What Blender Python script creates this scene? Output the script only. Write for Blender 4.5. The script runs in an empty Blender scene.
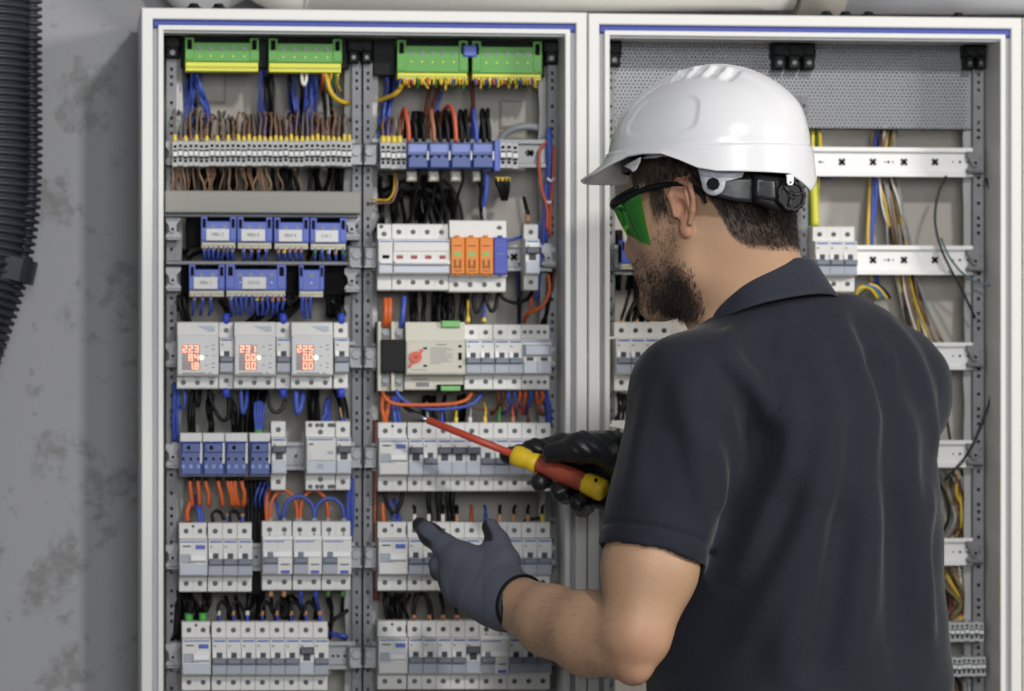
import bpy, math, random
import numpy as np
from mathutils import Vector, Matrix
random.seed(7); rng = np.random.default_rng(7)
PI = math.pi
C = bpy.context.scene.collection
# ------------------------------------------------------------------ camera geometry
FPX, HOR, DIST, TH, CZ = 4030.0, 400.0, 5.0, math.radians(6.5), 1.46
AX = np.array([math.sin(TH), math.cos(TH), 0.0]); RT = np.array([math.cos(TH), -math.sin(TH), 0.0])
CAM = -DIST * AX + np.array([0, 0, CZ])
def P(px, py, Y=0.0):
    d = AX + RT * (px - 512.0) / FPX + np.array([0, 0, 1.0]) * (HOR - py) / FPX
    t = (Y - CAM[1]) / d[1]
    return CAM + d * t
def PX(px, Y=0.03): return float(P(px, 345, Y)[0])
def PZ(px, py, Y=0.03): return float(P(px, py, Y)[2])
# ------------------------------------------------------------------ materials
def lin(c):
    return tuple(((v/255)/12.92 if v/255 <= .04045 else (((v/255)+.055)/1.055)**2.4) for v in c)
MATS = {}
def M(name, rgb, rough=.5, metal=0.0, spec=.5, coat=0.0, sss=0.0, bump=None, emis=None, estr=0.0, var=None):
    if name in MATS: return MATS[name]
    m = bpy.data.materials.new(name); m.use_nodes = True
    nt = m.node_tree; b = nt.nodes['Principled BSDF']
    c = lin(rgb) + (1,)
    b.inputs['Base Color'].default_value = c; b.inputs['Roughness'].default_value = rough
    b.inputs['Metallic'].default_value = metal; b.inputs['Specular IOR Level'].default_value = spec
    if coat: b.inputs['Coat Weight'].default_value = coat; b.inputs['Coat Roughness'].default_value = .08
    if emis: b.inputs['Emission Color'].default_value = lin(emis)+(1,); b.inputs['Emission Strength'].default_value = estr
    if bump or var:
        tc = nt.nodes.new('ShaderNodeTexCoord')
    if bump:
        n = nt.nodes.new('ShaderNodeTexNoise'); n.inputs['Scale'].default_value = bump[0]; n.inputs['Detail'].default_value = 4
        bp = nt.nodes.new('ShaderNodeBump'); bp.inputs['Strength'].default_value = bump[1]; bp.inputs['Distance'].default_value = bump[2]
        nt.links.new(tc.outputs['Object'], n.inputs['Vector']); nt.links.new(n.outputs['Fac'], bp.inputs['Height']); nt.links.new(bp.outputs['Normal'], b.inputs['Normal'])
    if var:
        n2 = nt.nodes.new('ShaderNodeTexNoise'); n2.inputs['Scale'].default_value = var[0]; n2.inputs['Detail'].default_value = 3
        mx = nt.nodes.new('ShaderNodeMix'); mx.data_type = 'RGBA'; mx.inputs[6].default_value = c; mx.inputs[7].default_value = lin(var[1])+(1,)
        nt.links.new(tc.outputs['Object'], n2.inputs['Vector']); nt.links.new(n2.outputs['Fac'], mx.inputs[0]); nt.links.new(mx.outputs[2], b.inputs['Base Color'])
    MATS[name] = m
    return m
m_white = M('white_powder_coat', (226,225,221), .38)
m_blue_gasket = M('blue_gasket', (62,76,160), .55)
m_back = M('beige_backplate', (186,180,170), .6, var=(6,(180,176,168)))
m_steel = M('galvanised_steel', (128,128,130), .5, .4, var=(40,(98,99,103)))
m_zinc = M('bright_zinc', (146,147,150), .5, .5)
m_railw = M('white_rail', (228,227,225), .35, .25)
m_dark = M('dark_hole', (8,8,9), .8, spec=.2)
m_black = M('black_plastic', (13,14,16), .55, spec=.25)
m_grey = M('grey_trunking', (146,144,138), .55)
m_body = M('device_white', (217,216,213), .42)
m_body2 = M('device_cream', (196,193,179), .45)
m_lab = M('blue_print', (74,104,178), .5)
m_tog = M('grey_lever', (116,122,136), .45)
m_togd = M('dark_grey_lever', (84,88,98), .45)
m_flap = M('pale_grey_flap', (184,190,202), .3)
m_flapd = M('mid_grey_flap', (158,164,176), .35)
m_lever_w = M('white_lever', (240,240,240), .25)
m_slot = M('slot_dark', (52,56,70), .5)
m_screw = M('terminal_screw_steel', (92,94,96), .4, .6)
m_ring = M('screw_well', (24,25,27), .7)
m_btn = M('blue_button', (62,88,190), .35)
m_print = M('grey_print', (120,122,128), .6)
m_green = M('earth_green', (84,158,58), .45)
m_yel = M('earth_yellow', (226,226,62), .45)
m_nblue = M('neutral_blue', (82,102,190), .45)
m_label = M('label_white', (220,220,220), .5)
m_cream = M('terminal_cream', (206,202,190), .5)
m_term = M('terminal_grey', (178,179,180), .5)
m_bluemod = M('module_blue', (48,72,140), .38)
m_orange = M('cartridge_orange', (222,130,34), .45)
m_dborange = M('dark_orange_print', (150,84,24), .6)
m_dblue = M('cartridge_blue', (62,74,170), .45)
m_red = M('red_lever', (206,76,52), .4)
m_redw = M('red_window', (150,70,62), .5)
m_greenp = M('green_plug', (122,186,112), .5)
m_win = M('green_window', (120,180,96), .4)
m_wblk = M('wire_black', (11,11,13), .5, spec=.3)
m_wblu = M('wire_blue', (62,84,172), .45)
m_wora = M('wire_orange', (206,98,44), .45)
m_wbrn = M('wire_brown', (128,100,80), .5)
m_wdbr = M('wire_dark_brown', (92,48,34), .45)
m_wrus = M('wire_rust', (196,92,62), .45)
m_wgry = M('wire_grey', (150,152,156), .5)
m_wyg = M('wire_yellow', (214,178,52), .45)
m_wgn = M('wire_green', (70,130,60), .5)
m_wwht = M('wire_white', (226,224,216), .5)
m_ferY = M('ferrule_yellow', (232,206,84), .5)
m_ferB = M('ferrule_blue', (54,76,190), .5)
m_ferG = M('ferrule_green', (84,170,80), .5)
m_copper = M('ferrule_copper', (190,140,104), .45)
m_ferW = M('ferrule_white', (226,222,214), .5)
m_gasket = M('grey_gasket', (176,178,184), .6)
m_cable = M('dark_sleeved_cable', (46,38,30), .55)
# ------------------------------------------------------------------ objects
def tag(o, label, cat, group=None):
    o['label'] = label; o['category'] = cat
    if group: o['group'] = group
    return o
def thing(name, label, cat, loc=(0,0,0), group=None, scale=None):
    o = bpy.data.objects.new(name, None); C.objects.link(o); o.empty_display_size = .02
    o.location = tuple(float(v) for v in loc)
    if scale: o.scale = scale
    return tag(o, label, cat, group)
class MB:
    def __init__(s): s.v=[]; s.f=[]; s.mi=[]; s.sm=[]
    def add(s, vs, fs, mi=0, smooth=False):
        n=len(s.v); s.v += [tuple(float(c) for c in v) for v in vs]
        for f in fs: s.f.append([n+i for i in f]); s.mi.append(mi); s.sm.append(smooth)
        return s
    def box(s, x0,x1,y0,y1,z0,z1, mi=0):
        return s.add([(x0,y0,z0),(x1,y0,z0),(x1,y1,z0),(x0,y1,z0),(x0,y0,z1),(x1,y0,z1),(x1,y1,z1),(x0,y1,z1)],
            [(0,1,5,4),(1,2,6,5),(2,3,7,6),(3,0,4,7),(4,5,6,7),(3,2,1,0)], mi)
    def cbox(s, x0,x1,y0,y1,z0,z1,c=.001, mi=0):   # chamfered towards the front (y0)
        vs=[(x0+c,y0,z0+c),(x1-c,y0,z0+c),(x1-c,y0,z1-c),(x0+c,y0,z1-c),
            (x0,y0+c,z0),(x1,y0+c,z0),(x1,y0+c,z1),(x0,y0+c,z1),
            (x0,y1,z0),(x1,y1,z0),(x1,y1,z1),(x0,y1,z1)]
        fs=[(0,1,2,3),(0,4,5,1),(1,5,6,2),(2,6,7,3),(3,7,4,0),(4,8,9,5),(5,9,10,6),(6,10,11,7),(7,11,8,4),(8,11,10,9)]
        return s.add(vs,fs,mi)
    def extx(s, prof, x0, x1, mi=0):                # profile [(y,z)] extruded along x
        n=len(prof); vs=[(x0,y,z) for y,z in prof]+[(x1,y,z) for y,z in prof]
        fs=[(i,(i+1)%n,n+(i+1)%n,n+i) for i in range(n)]+[tuple(range(n))[::-1],tuple(range(n,2*n))]
        return s.add(vs,fs,mi)
    def extz(s, prof, z0, z1, mi=0):                # profile [(x,y)]
        n=len(prof); vs=[(x,y,z0) for x,y in prof]+[(x,y,z1) for x,y in prof]
        fs=[(i,(i+1)%n,n+(i+1)%n,n+i) for i in range(n)]+[tuple(range(n))[::-1],tuple(range(n,2*n))]
        return s.add(vs,fs,mi)
    def exty(s, prof, y0, y1, mi=0):                # profile [(x,z)]
        n=len(prof); vs=[(x,y0,z) for x,z in prof]+[(x,y1,z) for x,z in prof]
        fs=[(i,(i+1)%n,n+(i+1)%n,n+i) for i in range(n)]+[tuple(range(n))[::-1],tuple(range(n,2*n))]
        return s.add(vs,fs,mi)
    def cyl(s, p, q, r, n=12, mi=0, r2=None, smooth=True):
        p=Vector(p); q=Vector(q); a=(q-p).normalized()
        u=a.orthogonal().normalized(); w=a.cross(u); r2=r if r2 is None else r2
        vs=[];
        for c,rr in ((p,r),(q,r2)):
            for i in range(n):
                t=2*PI*i/n; vs.append(c+u*(rr*math.cos(t))+w*(rr*math.sin(t)))
        k=len(s.v)
        s.add(vs,[(i,(i+1)%n,n+(i+1)%n,n+i) for i in range(n)],mi,smooth)
        s.f += [[k+i for i in range(n)][::-1],[k+n+i for i in range(n)]]; s.mi += [mi,mi]; s.sm += [False,False]
        return s
    def tube(s, pts, r, n=6, mi=0, sub=5, closed_ends=True):
        pts=[np.array(p,float) for p in pts]
        rr = r if isinstance(r,(list,tuple)) else [r]*len(pts)
        P_=[]; R_=[]
        if sub>1 and len(pts)>2:
            e=[2*pts[0]-pts[1]]+pts+[2*pts[-1]-pts[-2]]
            for i in range(1,len(e)-2):
                for j in range(sub):
                    t=j/sub; a,b,c,d=e[i-1],e[i],e[i+1],e[i+2]
                    P_.append(.5*((2*b)+(-a+c)*t+(2*a-5*b+4*c-d)*t*t+(-a+3*b-3*c+d)*t**3)); R_.append(rr[i-1]*(1-t)+rr[i]*t)
            P_.append(pts[-1]); R_.append(rr[-1])
        else: P_=pts; R_=rr
        m=len(P_); vs=[]; up=None
        for i in range(m):
            t=P_[min(i+1,m-1)]-P_[max(i-1,0)]; t=t/(np.linalg.norm(t)+1e-12)
            if up is None:
                h=np.array([0,1.0,0]) if abs(t[1])<.9 else np.array([1.0,0,0]); up=h-t*h.dot(t)
            else: up=up-t*up.dot(t)
            up/= (np.linalg.norm(up)+1e-12); w=np.cross(t,up)
            for k in range(n):
                a=2*PI*k/n; vs.append(P_[i]+R_[i]*(math.cos(a)*up+math.sin(a)*w))
        fs=[(i*n+k,i*n+(k+1)%n,(i+1)*n+(k+1)%n,(i+1)*n+k) for i in range(m-1) for k in range(n)]
        s.add(vs,fs,mi,True)
        if closed_ends:
            b=len(s.v)-m*n
            s.f += [[b+k for k in range(n)][::-1],[b+(m-1)*n+k for k in range(n)]]; s.mi += [mi,mi]; s.sm += [False,False]
        return s
    def mesh(s, name, mats):
        me=bpy.data.meshes.new(name); me.from_pydata(s.v,[],s.f)
        for m in (mats if isinstance(mats,(list,tuple)) else [mats]): me.materials.append(m)
        me.polygons.foreach_set('material_index', s.mi); me.polygons.foreach_set('use_smooth', s.sm)
        me.update(); return me
def obj(name, mb, mats, parent=None, label=None):
    me = mb if isinstance(mb, bpy.types.Mesh) else mb.mesh(name, mats)
    o=bpy.data.objects.new(name, me); C.objects.link(o)
    if parent is not None: o.parent=parent
    if label: o['label']=label
    return o
def structure(name, mb, mats, label=None):
    o=obj(name,mb,mats); o['kind']='structure'
    if label: o['label']=label
    return o
CACHE={}
def cached(key, fn, mats):
    if key not in CACHE: CACHE[key]=fn().mesh(key[0] if isinstance(key,tuple) else key, mats)
    return CACHE[key]
ORD=['first','second','third','fourth','fifth','sixth','seventh','eighth','ninth','tenth','eleventh','twelfth','thirteenth','fourteenth','fifteenth','sixteenth','seventeenth','eighteenth','nineteenth','twentieth']
def ordn(i):
    if i<20: return ORD[i]
    t={2:'twenty',3:'thirty',4:'forty',5:'fifty'}[(i+1)//10]; u=(i+1)%10
    return t+'-'+ORD[u-1] if u else {2:'twentieth',3:'thirtieth',4:'fortieth',5:'fiftieth'}[(i+1)//10]
def text_mesh(name, txt, size, mat, extr=.0002):
    cu=bpy.data.curves.new(name,'FONT'); cu.body=txt; cu.size=size; cu.align_x='CENTER'; cu.align_y='CENTER'; cu.extrude=extr
    o=bpy.data.objects.new(name,cu); C.objects.link(o)
    dg=bpy.context.evaluated_depsgraph_get(); me=bpy.data.meshes.new_from_object(o.evaluated_get(dg))
    bpy.data.objects.remove(o); bpy.data.curves.remove(cu)
    me.name=name; me.materials.clear(); me.materials.append(mat)
    me.transform(Matrix.Rotation(PI/2,4,'X')); return me
# ------------------------------------------------------------------ room
wall_mat = M('grey_concrete_wall', (150,150,153), .75)
def wall_nodes():
    nt=wall_mat.node_tree; b=nt.nodes['Principled BSDF']; L=nt.links.new
    tc=nt.nodes.new('ShaderNodeTexCoord')
    def noise(scale,det,rough=.55,dist=0.0):
        n=nt.nodes.new('ShaderNodeTexNoise'); n.inputs['Scale'].default_value=scale; n.inputs['Detail'].default_value=det
        n.inputs['Roughness'].default_value=rough; n.inputs['Distortion'].default_value=dist; L(tc.outputs['Object'],n.inputs['Vector']); return n
    def ramp(src,a,b_):
        r=nt.nodes.new('ShaderNodeMapRange'); r.inputs['From Min'].default_value=a; r.inputs['From Max'].default_value=b_; r.clamp=True
        L(src,r.inputs['Value']); return r.outputs[0]
    def mix(f,a,b_):
        m=nt.nodes.new('ShaderNodeMix'); m.data_type='RGBA'; L(f,m.inputs[0])
        if isinstance(a,tuple): m.inputs[6].default_value=lin(a)+(1,)
        else: L(a,m.inputs[6])
        m.inputs[7].default_value=lin(b_)+(1,); return m.outputs[2]
    base=mix(noise(3,3).outputs['Fac'],(173,173,177),(160,160,163))
    patches=ramp(noise(8.5,6,.62,.25).outputs['Fac'],.535,.585)
    m2=nt.nodes.new('ShaderNodeMath'); m2.operation='MULTIPLY'; L(patches,m2.inputs[0]); L(ramp(noise(70,3,.7).outputs['Fac'],.25,.6),m2.inputs[1])
    m3=nt.nodes.new('ShaderNodeMath'); m3.operation='MULTIPLY'; L(m2.outputs[0],m3.inputs[0]); m3.inputs[1].default_value=.62
    c=mix(m3.outputs[0],base,(116,115,111))
    spk=ramp(noise(38,5,.7).outputs['Fac'],.63,.68)
    m4=nt.nodes.new('ShaderNodeMath'); m4.operation='MULTIPLY'; L(spk,m4.inputs[0]); m4.inputs[1].default_value=.4
    c=mix(m4.outputs[0],c,(104,104,102)); L(c,b.inputs['Base Color'])
    bp=nt.nodes.new('ShaderNodeBump'); bp.inputs['Strength'].default_value=.25; bp.inputs['Distance'].default_value=.004
    L(noise(30,6).outputs['Fac'],bp.inputs['Height']); L(bp.outputs['Normal'],b.inputs['Normal'])
wall_nodes()
WALLY=.24
structure('wall_back', MB().box(-2.2,2.2,WALLY,WALLY+.15,0,2.9), wall_mat, 'rough grey concrete wall with darker patches')
structure('floor', MB().box(-2.2,2.2,-3.2,WALLY+.15,-.1,0), M('grey_floor',(120,120,118),.7,bump=(20,.1,.002)))
# ------------------------------------------------------------------ cabinets
def rect_sweep(mb, X0,X1,Z0,Z1, prof, mi=0):
    rings=[]
    for ins,y in prof: rings.append([(X0+ins,y,Z0+ins),(X1-ins,y,Z0+ins),(X1-ins,y,Z1-ins),(X0+ins,y,Z1-ins)])
    vs=[v for r in rings for v in r]; fs=[]
    for i in range(len(rings)-1):
        for k in range(4): fs.append((i*4+k,i*4+(k+1)%4,(i+1)*4+(k+1)%4,(i+1)*4+k))
    mb.add(vs,fs,mi)
XL,XM,XR=PX(141.3,0),PX(587.6,0),PX(1021.8,0)
ZT=float(P(365,10,0)[2]); ZT2=float(P(805,15.5,0)[2]); ZB=.001
BACKY=.165
def cabinet(label,X0,X1,zt):
    t=thing('electrical_cabinet',label,'electrical cabinet',((X0+X1)/2,.2,ZB))
    inv=Matrix.Translation((-(X0+X1)/2,-.2,-ZB))
    def part(name,mb,mats,lab=None):
        me=mb.mesh(name,mats); me.transform(inv); return obj(name,me,None,t,lab)
    h=MB(); rect_sweep(h,X0,X1,ZB,zt,[(0,.215),(0,.0015),(.0015,0),(.0125,0),(.014,.0015),(.014,.009),(.0205,.009),(.0205,.002),(.0215,.001),(.0262,.001),(.0272,.002),(.0272,BACKY)])
    h.box(X0,X1,.205,.215,ZB,zt)
    part('housing',h,m_white)
    part('back_panel',MB().box(X0+.02,X1-.02,BACKY-.004,BACKY,ZB+.02,zt-.02),m_back)
    part('gasket_strip',MB().cbox(X0+.0142,X1-.0142,.0015,.009,zt-.0245,zt-.0145,.002),m_blue_gasket,'blue gasket strip')
    g=MB(); rect_sweep(g,X0+.0145,X1-.0145,ZB+.0145,zt-.025,[(0,.009),(.0002,.0062),(.0048,.0062),(.005,.009)])
    part('door_seal',g,m_gasket)
    return t,part
cab1,part1=cabinet('white cabinet on the left packed with breakers under a blue strip',XL,XM-.0008,ZT)
cab2,part2=cabinet('white cabinet on the right behind the man with mostly bare rails',XM+.0008,XR,ZT2)
cab3=None
t=thing('electrical_cabinet','white edge of another cabinet at the right border of the photo','electrical cabinet',(XR+.03,.2,ZB))
h=MB(); rect_sweep(h,XR+.0016,XR+.45,ZB,ZT2,[(0,.215),(0,.0015),(.0015,0),(.0125,0),(.014,.0015),(.014,.009),(.02,.009),(.0215,.001),(.0272,.002),(.0272,BACKY)])
h.box(XR+.0016,XR+.45,.2,.215,ZB,ZT2); me=h.mesh('housing',m_white); me.transform(Matrix.Translation((-(XR+.03),-.2,-ZB))); obj('housing',me,None,t)
me=MB().box(XR+.02,XR+.43,BACKY-.004,BACKY,ZB+.02,ZT2-.02).mesh('back_panel',m_back); me.transform(Matrix.Translation((-(XR+.03),-.2,-ZB))); obj('back_panel',me,None,t)
# perforated uprights: a plate with real square holes, and two flanges
YU=.084
def upright(part,px0,px1,py0,Y=YU,side=0,mat=None,label=None):
    x0,x1=PX(px0,Y),PX(px1,Y); z1=PZ((px0+px1)/2,py0,Y); z0=ZB+.03; mb=MB()
    w=x1-x0; a=x0+w*.33; b=x1-w*.33; cols=[x0,a,b,x1]
    zs=[z1]; z=z1-.012; k=0
    while z>z0+.03:
        zs+= [z, z-.0042]; k+=1; z-= (.019,.0095,.0095,.023)[k%4]
    zs.append(z0)
    for i in range(len(zs)-1):
        hole = i%2==1
        for c in range(3):
            if hole and c==1: continue
            mb.add([(cols[c],Y,zs[i+1]),(cols[c+1],Y,zs[i+1]),(cols[c+1],Y,zs[i]),(cols[c],Y,zs[i])],[(0,1,2,3)])
    mb.box(x0-.0012,x0,Y,Y+.03,z0,z1); mb.box(x1,x1+.0012,Y,Y+.03,z0,z1)
    mb.box(x0,x1,Y+.0275,Y+.03,z0,z1)
    part('upright_rail',mb,mat or m_steel,label)
    if side:                                    # rough folded flange standing behind the rail
        s=MB(); xs=(x1+.001) if side>0 else (x0-.001); xe=xs+side*.0085
        n=60; vs=[]
        for i in range(n+1):
            zz=z1+(z0-z1)*i/n; e=xe+side*random.uniform(-.0016,.0016)
            vs += [(xs,Y+.012,zz),(e,Y+.016,zz),(e,Y+.0185,zz),(xs,Y+.0145,zz)]
        fs=[(i*4+k,i*4+(k+1)%4,i*4+4+(k+1)%4,i*4+4+k) for i in range(n) for k in range(4)]
        s.add(vs,fs); part('folded_flange',s,M('dull_flange',(176,176,176),.6,.2))
upright(part1,167.5,175.5,58,side=1)
upright(part1,353.2,360.3,62,side=-1); upright(part1,364.4,371.5,62,side=1)
upright(part1,548.5,556,62,side=-1)
upright(part2,608,614,62); upright(part2,793,799.5,95); upright(part2,801,807,95); upright(part2,974,983,64,side=-1)
# corner brackets of black plastic
def corner(part,px0,px1,py0,py1,n=1,ears=True):
    Y=.072; x0,x1=PX(px0,Y),PX(px1,Y); z0,z1=PZ(px0,py1,Y),PZ(px0,py0,Y); mb=MB()
    mb.cbox(x0,x1,Y,Y+.03,z0+(z1-z0)*.45,z1,.002)
    w=(x1-x0)/n
    for i in range(n):
        mb.cbox(x0+w*(i+.1),x0+w*(i+.9),Y-.003,Y+.02,z0,z0+(z1-z0)*.55,.002)
        mb.cyl((x0+w*(i+.5),Y-.006,z0+(z1-z0)*.72),(x0+w*(i+.5),Y,z0+(z1-z0)*.72),w*.33,14)
    o=part('corner_bracket',mb,m_black)
    me=MB()
    for i in range(n): me.cyl((x0+w*(i+.5),Y-.0045,z0+(z1-z0)*.25),(x0+w*(i+.5),Y-.002,z0+(z1-z0)*.25),w*.16,10)
    b=me.mesh('bracket_screw',m_screw); b.transform(Matrix.Translation(-Vector(o.parent.location))); obj('bracket_screw',b,None,o)
corner(part1,164,181,37,58); corner(part1,347,373,40,63,2); corner(part1,543,559,41,64)
corner(part2,606,622,41,66); corner(part2,772,816,43,69,3); corner(part2,964,986,45,69,2)
# carrier bars, cover strip, shelves, DIN rails
def bar(part,name,px0,px1,py0,py1,Y,dep,mat,c=.001,label=None):
    return part(name,MB().cbox(PX(px0,Y),PX(px1,Y),Y,Y+dep,PZ((px0+px1)/2,py1,Y),PZ((px0+px1)/2,py0,Y),c),mat,label)
bar(part1,'busbar_carrier',181,349,39,68,.085,.02,m_black); bar(part1,'busbar_carrier',373,545,41,76,.085,.02,m_black)
bar(part1,'cover_strip',165,361,191,213,.045,.03,m_grey,.0015,'plain grey cover strip')
bar(part1,'support_shelf',164,358,213.5,217.5,.06,.03,m_steel)
bar(part1,'support_shelf',166,356,261,265,.06,.03,m_steel)
bar(part1,'terminal_carrier',186,350,217,247,.082,.012,m_dark); bar(part1,'terminal_carrier',181,350,266,295,.082,.012,m_dark)
def din(part,px0,px1,yc,Y=.074,mat=None,hh=14,slots=None,mini=None):
    """top-hat rail, hh px half height"""
    pm=(px0+px1)/2; x0,x1=PX(px0,Y),PX(px1,Y); z=PZ(pm,yc,Y); k=.00124*hh
    prof=[(Y,-k),(Y,-k*.72),(Y+.0075,-k*.66),(Y+.0075,k*.66),(Y,k*.72),(Y,k),(Y+.001,k),(Y+.001,k*.76),(Y+.0085,k*.7),(Y+.0085,-k*.7),(Y+.001,-k*.76),(Y+.001,-k)]
    mb=MB().extx([(y,z+q) for y,q in prof],x0,x1); o=part('mounting_rail',mb,mat or m_zinc)
    if slots:
        s=MB()
        for q in slots:
            xx=PX(q[0],Y+.007); zz=PZ(q[0],yc,Y+.007)
            if q[1]=='x':
                for a in (PI/4,-PI/4):
                    for r in (1,):
                        dx,dz=math.cos(a)*.0052,math.sin(a)*.0052; nx,nz=-math.sin(a)*.0018,math.cos(a)*.0018
                        s.add([(xx-dx-nx,Y+.0071,zz-dz-nz),(xx+dx-nx,Y+.0071,zz+dz-nz),(xx+dx+nx,Y+.0071,zz+dz+nz),(xx-dx+nx,Y+.0071,zz-dz+nz)],[(0,1,2,3)])
                s.box(xx-.0016,xx+.0016,Y+.007,Y+.0074,zz-.0016,zz+.0016)
            else: s.cyl((xx,Y+.0068,zz),(xx,Y+.0074,zz),.0017*q[2],10)
        me=s.mesh('slot_pattern',m_dark); me.transform(Matrix.Translation(-Vector(o.parent.location))); obj('slot_pattern',me,None,o)
    return o
def clip(part,px0,px1,yc,hh=12,Y=.066,mat=None):
    """pressed bracket that hooks a rail to an upright"""
    x0,x1=PX(px0,Y),PX(px1,Y); z=PZ((px0+px1)/2,yc,Y); k=.00124*hh; w=x1-x0; mb=MB()
    mb.exty([(x0,z-k),(x1,z-k),(x1,z-k*.6),(x0+w*.72,z-k*.25),(x0+w*.72,z+k*.35),(x1,z+k*.7),(x1,z+k),(x0,z+k),(x0,z+k*.55),(x0+w*.2,z+k*.2),(x0+w*.2,z-k*.3),(x0,z-k*.62)],Y+.004,Y+.012)
    mb.cbox(x0,x1,Y-.004,Y+.006,z-k*1.05,z-k*.78,.0012)
    mb.cyl((x0+w*.45,Y-.002,z-k*.1),(x0+w*.45,Y+.004,z-k*.1),w*.24,12)
    o=part('rail_clip',mb,mat or m_zinc)
    me=MB().cyl((x0+w*.45,Y-.003,z-k*.1),(x0+w*.45,Y-.0018,z-k*.1),w*.1,8).mesh('clip_hole',m_dark); me.transform(Matrix.Translation(-Vector(o.parent.location))); obj('clip_hole',me,None,o)
for yc in (153,228,279,355,456,557,656): clip(part1,166,181,yc)
for yc in (153,):
    din(part1,172,355,yc); din(part1,372,548,yc,slots=[(526,'o',.8),(533,'o',.8),(530,'x')])
for yc in (355,456,557,656): din(part1,172,355,yc,slots=[(333,'o',1),(338,'o',1),(345,'o',1),(248,'o',1),(256,'o',1),(296,'o',1)])
for yc in (257,357,457,556,655): din(part1,372,552,yc,slots=[(514,'x'),(508,'o',1)])
def twin(yc):
    Y=.058; x0,x1=PX(348,Y),PX(378,Y); xm=(x0+x1)/2; z=PZ(362,yc,Y); k=.0145; mb=MB()
    mb.cbox(x0,xm-.001,Y,Y+.018,z-k,z+k*.85,.0025); mb.cbox(xm+.001,x1,Y,Y+.018,z-k,z+k*.85,.0025)
    for sx in (-1,1):
        mb.cyl((xm+sx*.0085,Y-.004,z+.002),(xm+sx*.0085,Y,z+.002),.0058,14,0,.0064); mb.box(xm+sx*.0085-.007,xm+sx*.0085+.007,Y-.003,Y+.004,z-k,z-k*.8)
    part1('rail_clip',mb,m_zinc)
for yc in (153,256,356,456,556,656): twin(yc)
for yc in (257,357,457,556,655): clip(part1,542,556,yc,10)
for yc in (228,280): clip(part1,345,360,yc,12)
R=[(158,162),(262,260),(356,356),(454,454),(552,552)]
sl=[(820,'o',1),(823,'o',.6),(842,'x'),(873,'x'),(885,'o',.6),(888.5,'o',1),(893,'o',.6),(904,'x'),(935,'x'),(953,'o',.6),(960,'o',1),(968,'o',1)]
for i,(yc,h) in enumerate([(162,15),(260,15),(356,14),(454,14),(552,14)]):
    din(part2,808,974,yc,.086,m_railw,h,slots=[s for s in sl if s[0]>(810,858,930,930,930)[i]]); din(part2,612,795,yc,.086,m_railw,h)
    clip(part2,968,984,yc,11,.074,m_steel)
bar(part2,'support_shelf',608,795,268,272,.08,.03,m_steel)
# perforated metal plate at the top of the right cabinet
def perforated():
    Y=.095; z0,z1=PZ(800,129,Y),PZ(800,43,Y); x0,x1=PX(607,Y),PX(985,Y)
    return MB().box(x0,x1,Y,Y+.0012,z0,z1).box(x0,x1,Y,Y+.012,z0,z0+.0015)
mp=M('perforated_zinc_plate',(122,123,126),.42,.7)
def perf_nodes():
    nt=mp.node_tree; L=nt.links.new; b=nt.nodes['Principled BSDF']; out=nt.nodes['Material Output']
    tc=nt.nodes.new('ShaderNodeTexCoord'); sx=nt.nodes.new('ShaderNodeSeparateXYZ'); L(tc.outputs['Object'],sx.inputs[0])
    def math_(op,a,bv=None):
        n=nt.nodes.new('ShaderNodeMath'); n.operation=op
        for i,v in enumerate((a,bv)):
            if v is None: continue
            if isinstance(v,(int,float)): n.inputs[i].default_value=v
            else: L(v,n.inputs[i])
        return n.outputs[0]
    pit=.0050
    zz=math_('DIVIDE',sx.outputs['Z'],pit*.866); row=math_('FLOOR',zz); odd=math_('MULTIPLY',math_('MODULO',math_('ABSOLUTE',row),2),.5)
    xx=math_('ADD',math_('DIVIDE',sx.outputs['X'],pit),odd)
    fx=math_('SUBTRACT',math_('FRACT',xx),.5); fz=math_('MULTIPLY',math_('SUBTRACT',math_('FRACT',zz),.5),.866)
    d=math_('SQRT',math_('ADD',math_('MULTIPLY',fx,fx),math_('MULTIPLY',fz,fz)))
    hole=math_('LESS_THAN',d,.27)
    tr=nt.nodes.new('ShaderNodeBsdfTransparent'); mx=nt.nodes.new('ShaderNodeMixShader')
    L(hole,mx.inputs[0]); L(b.outputs[0],mx.inputs[1]); L(tr.outputs[0],mx.inputs[2]); L(mx.outputs[0],out.inputs['Surface'])
perf_nodes()
part2('perforated_plate',perforated(),mp,'grey perforated metal plate')
# cardboard-coloured paper pockets on the left cabinet's back panel
for (a,b,c,d) in ((201,226,70,103),(500,527,100,128),(500,527,130,152)):
    part1('wiring_duct_cover',MB().cbox(PX(a,BACKY-.012),PX(b,BACKY-.012),BACKY-.012,BACKY-.004,PZ(a,d,BACKY-.012),PZ(a,c,BACKY-.012),.003),m_back)
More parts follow.
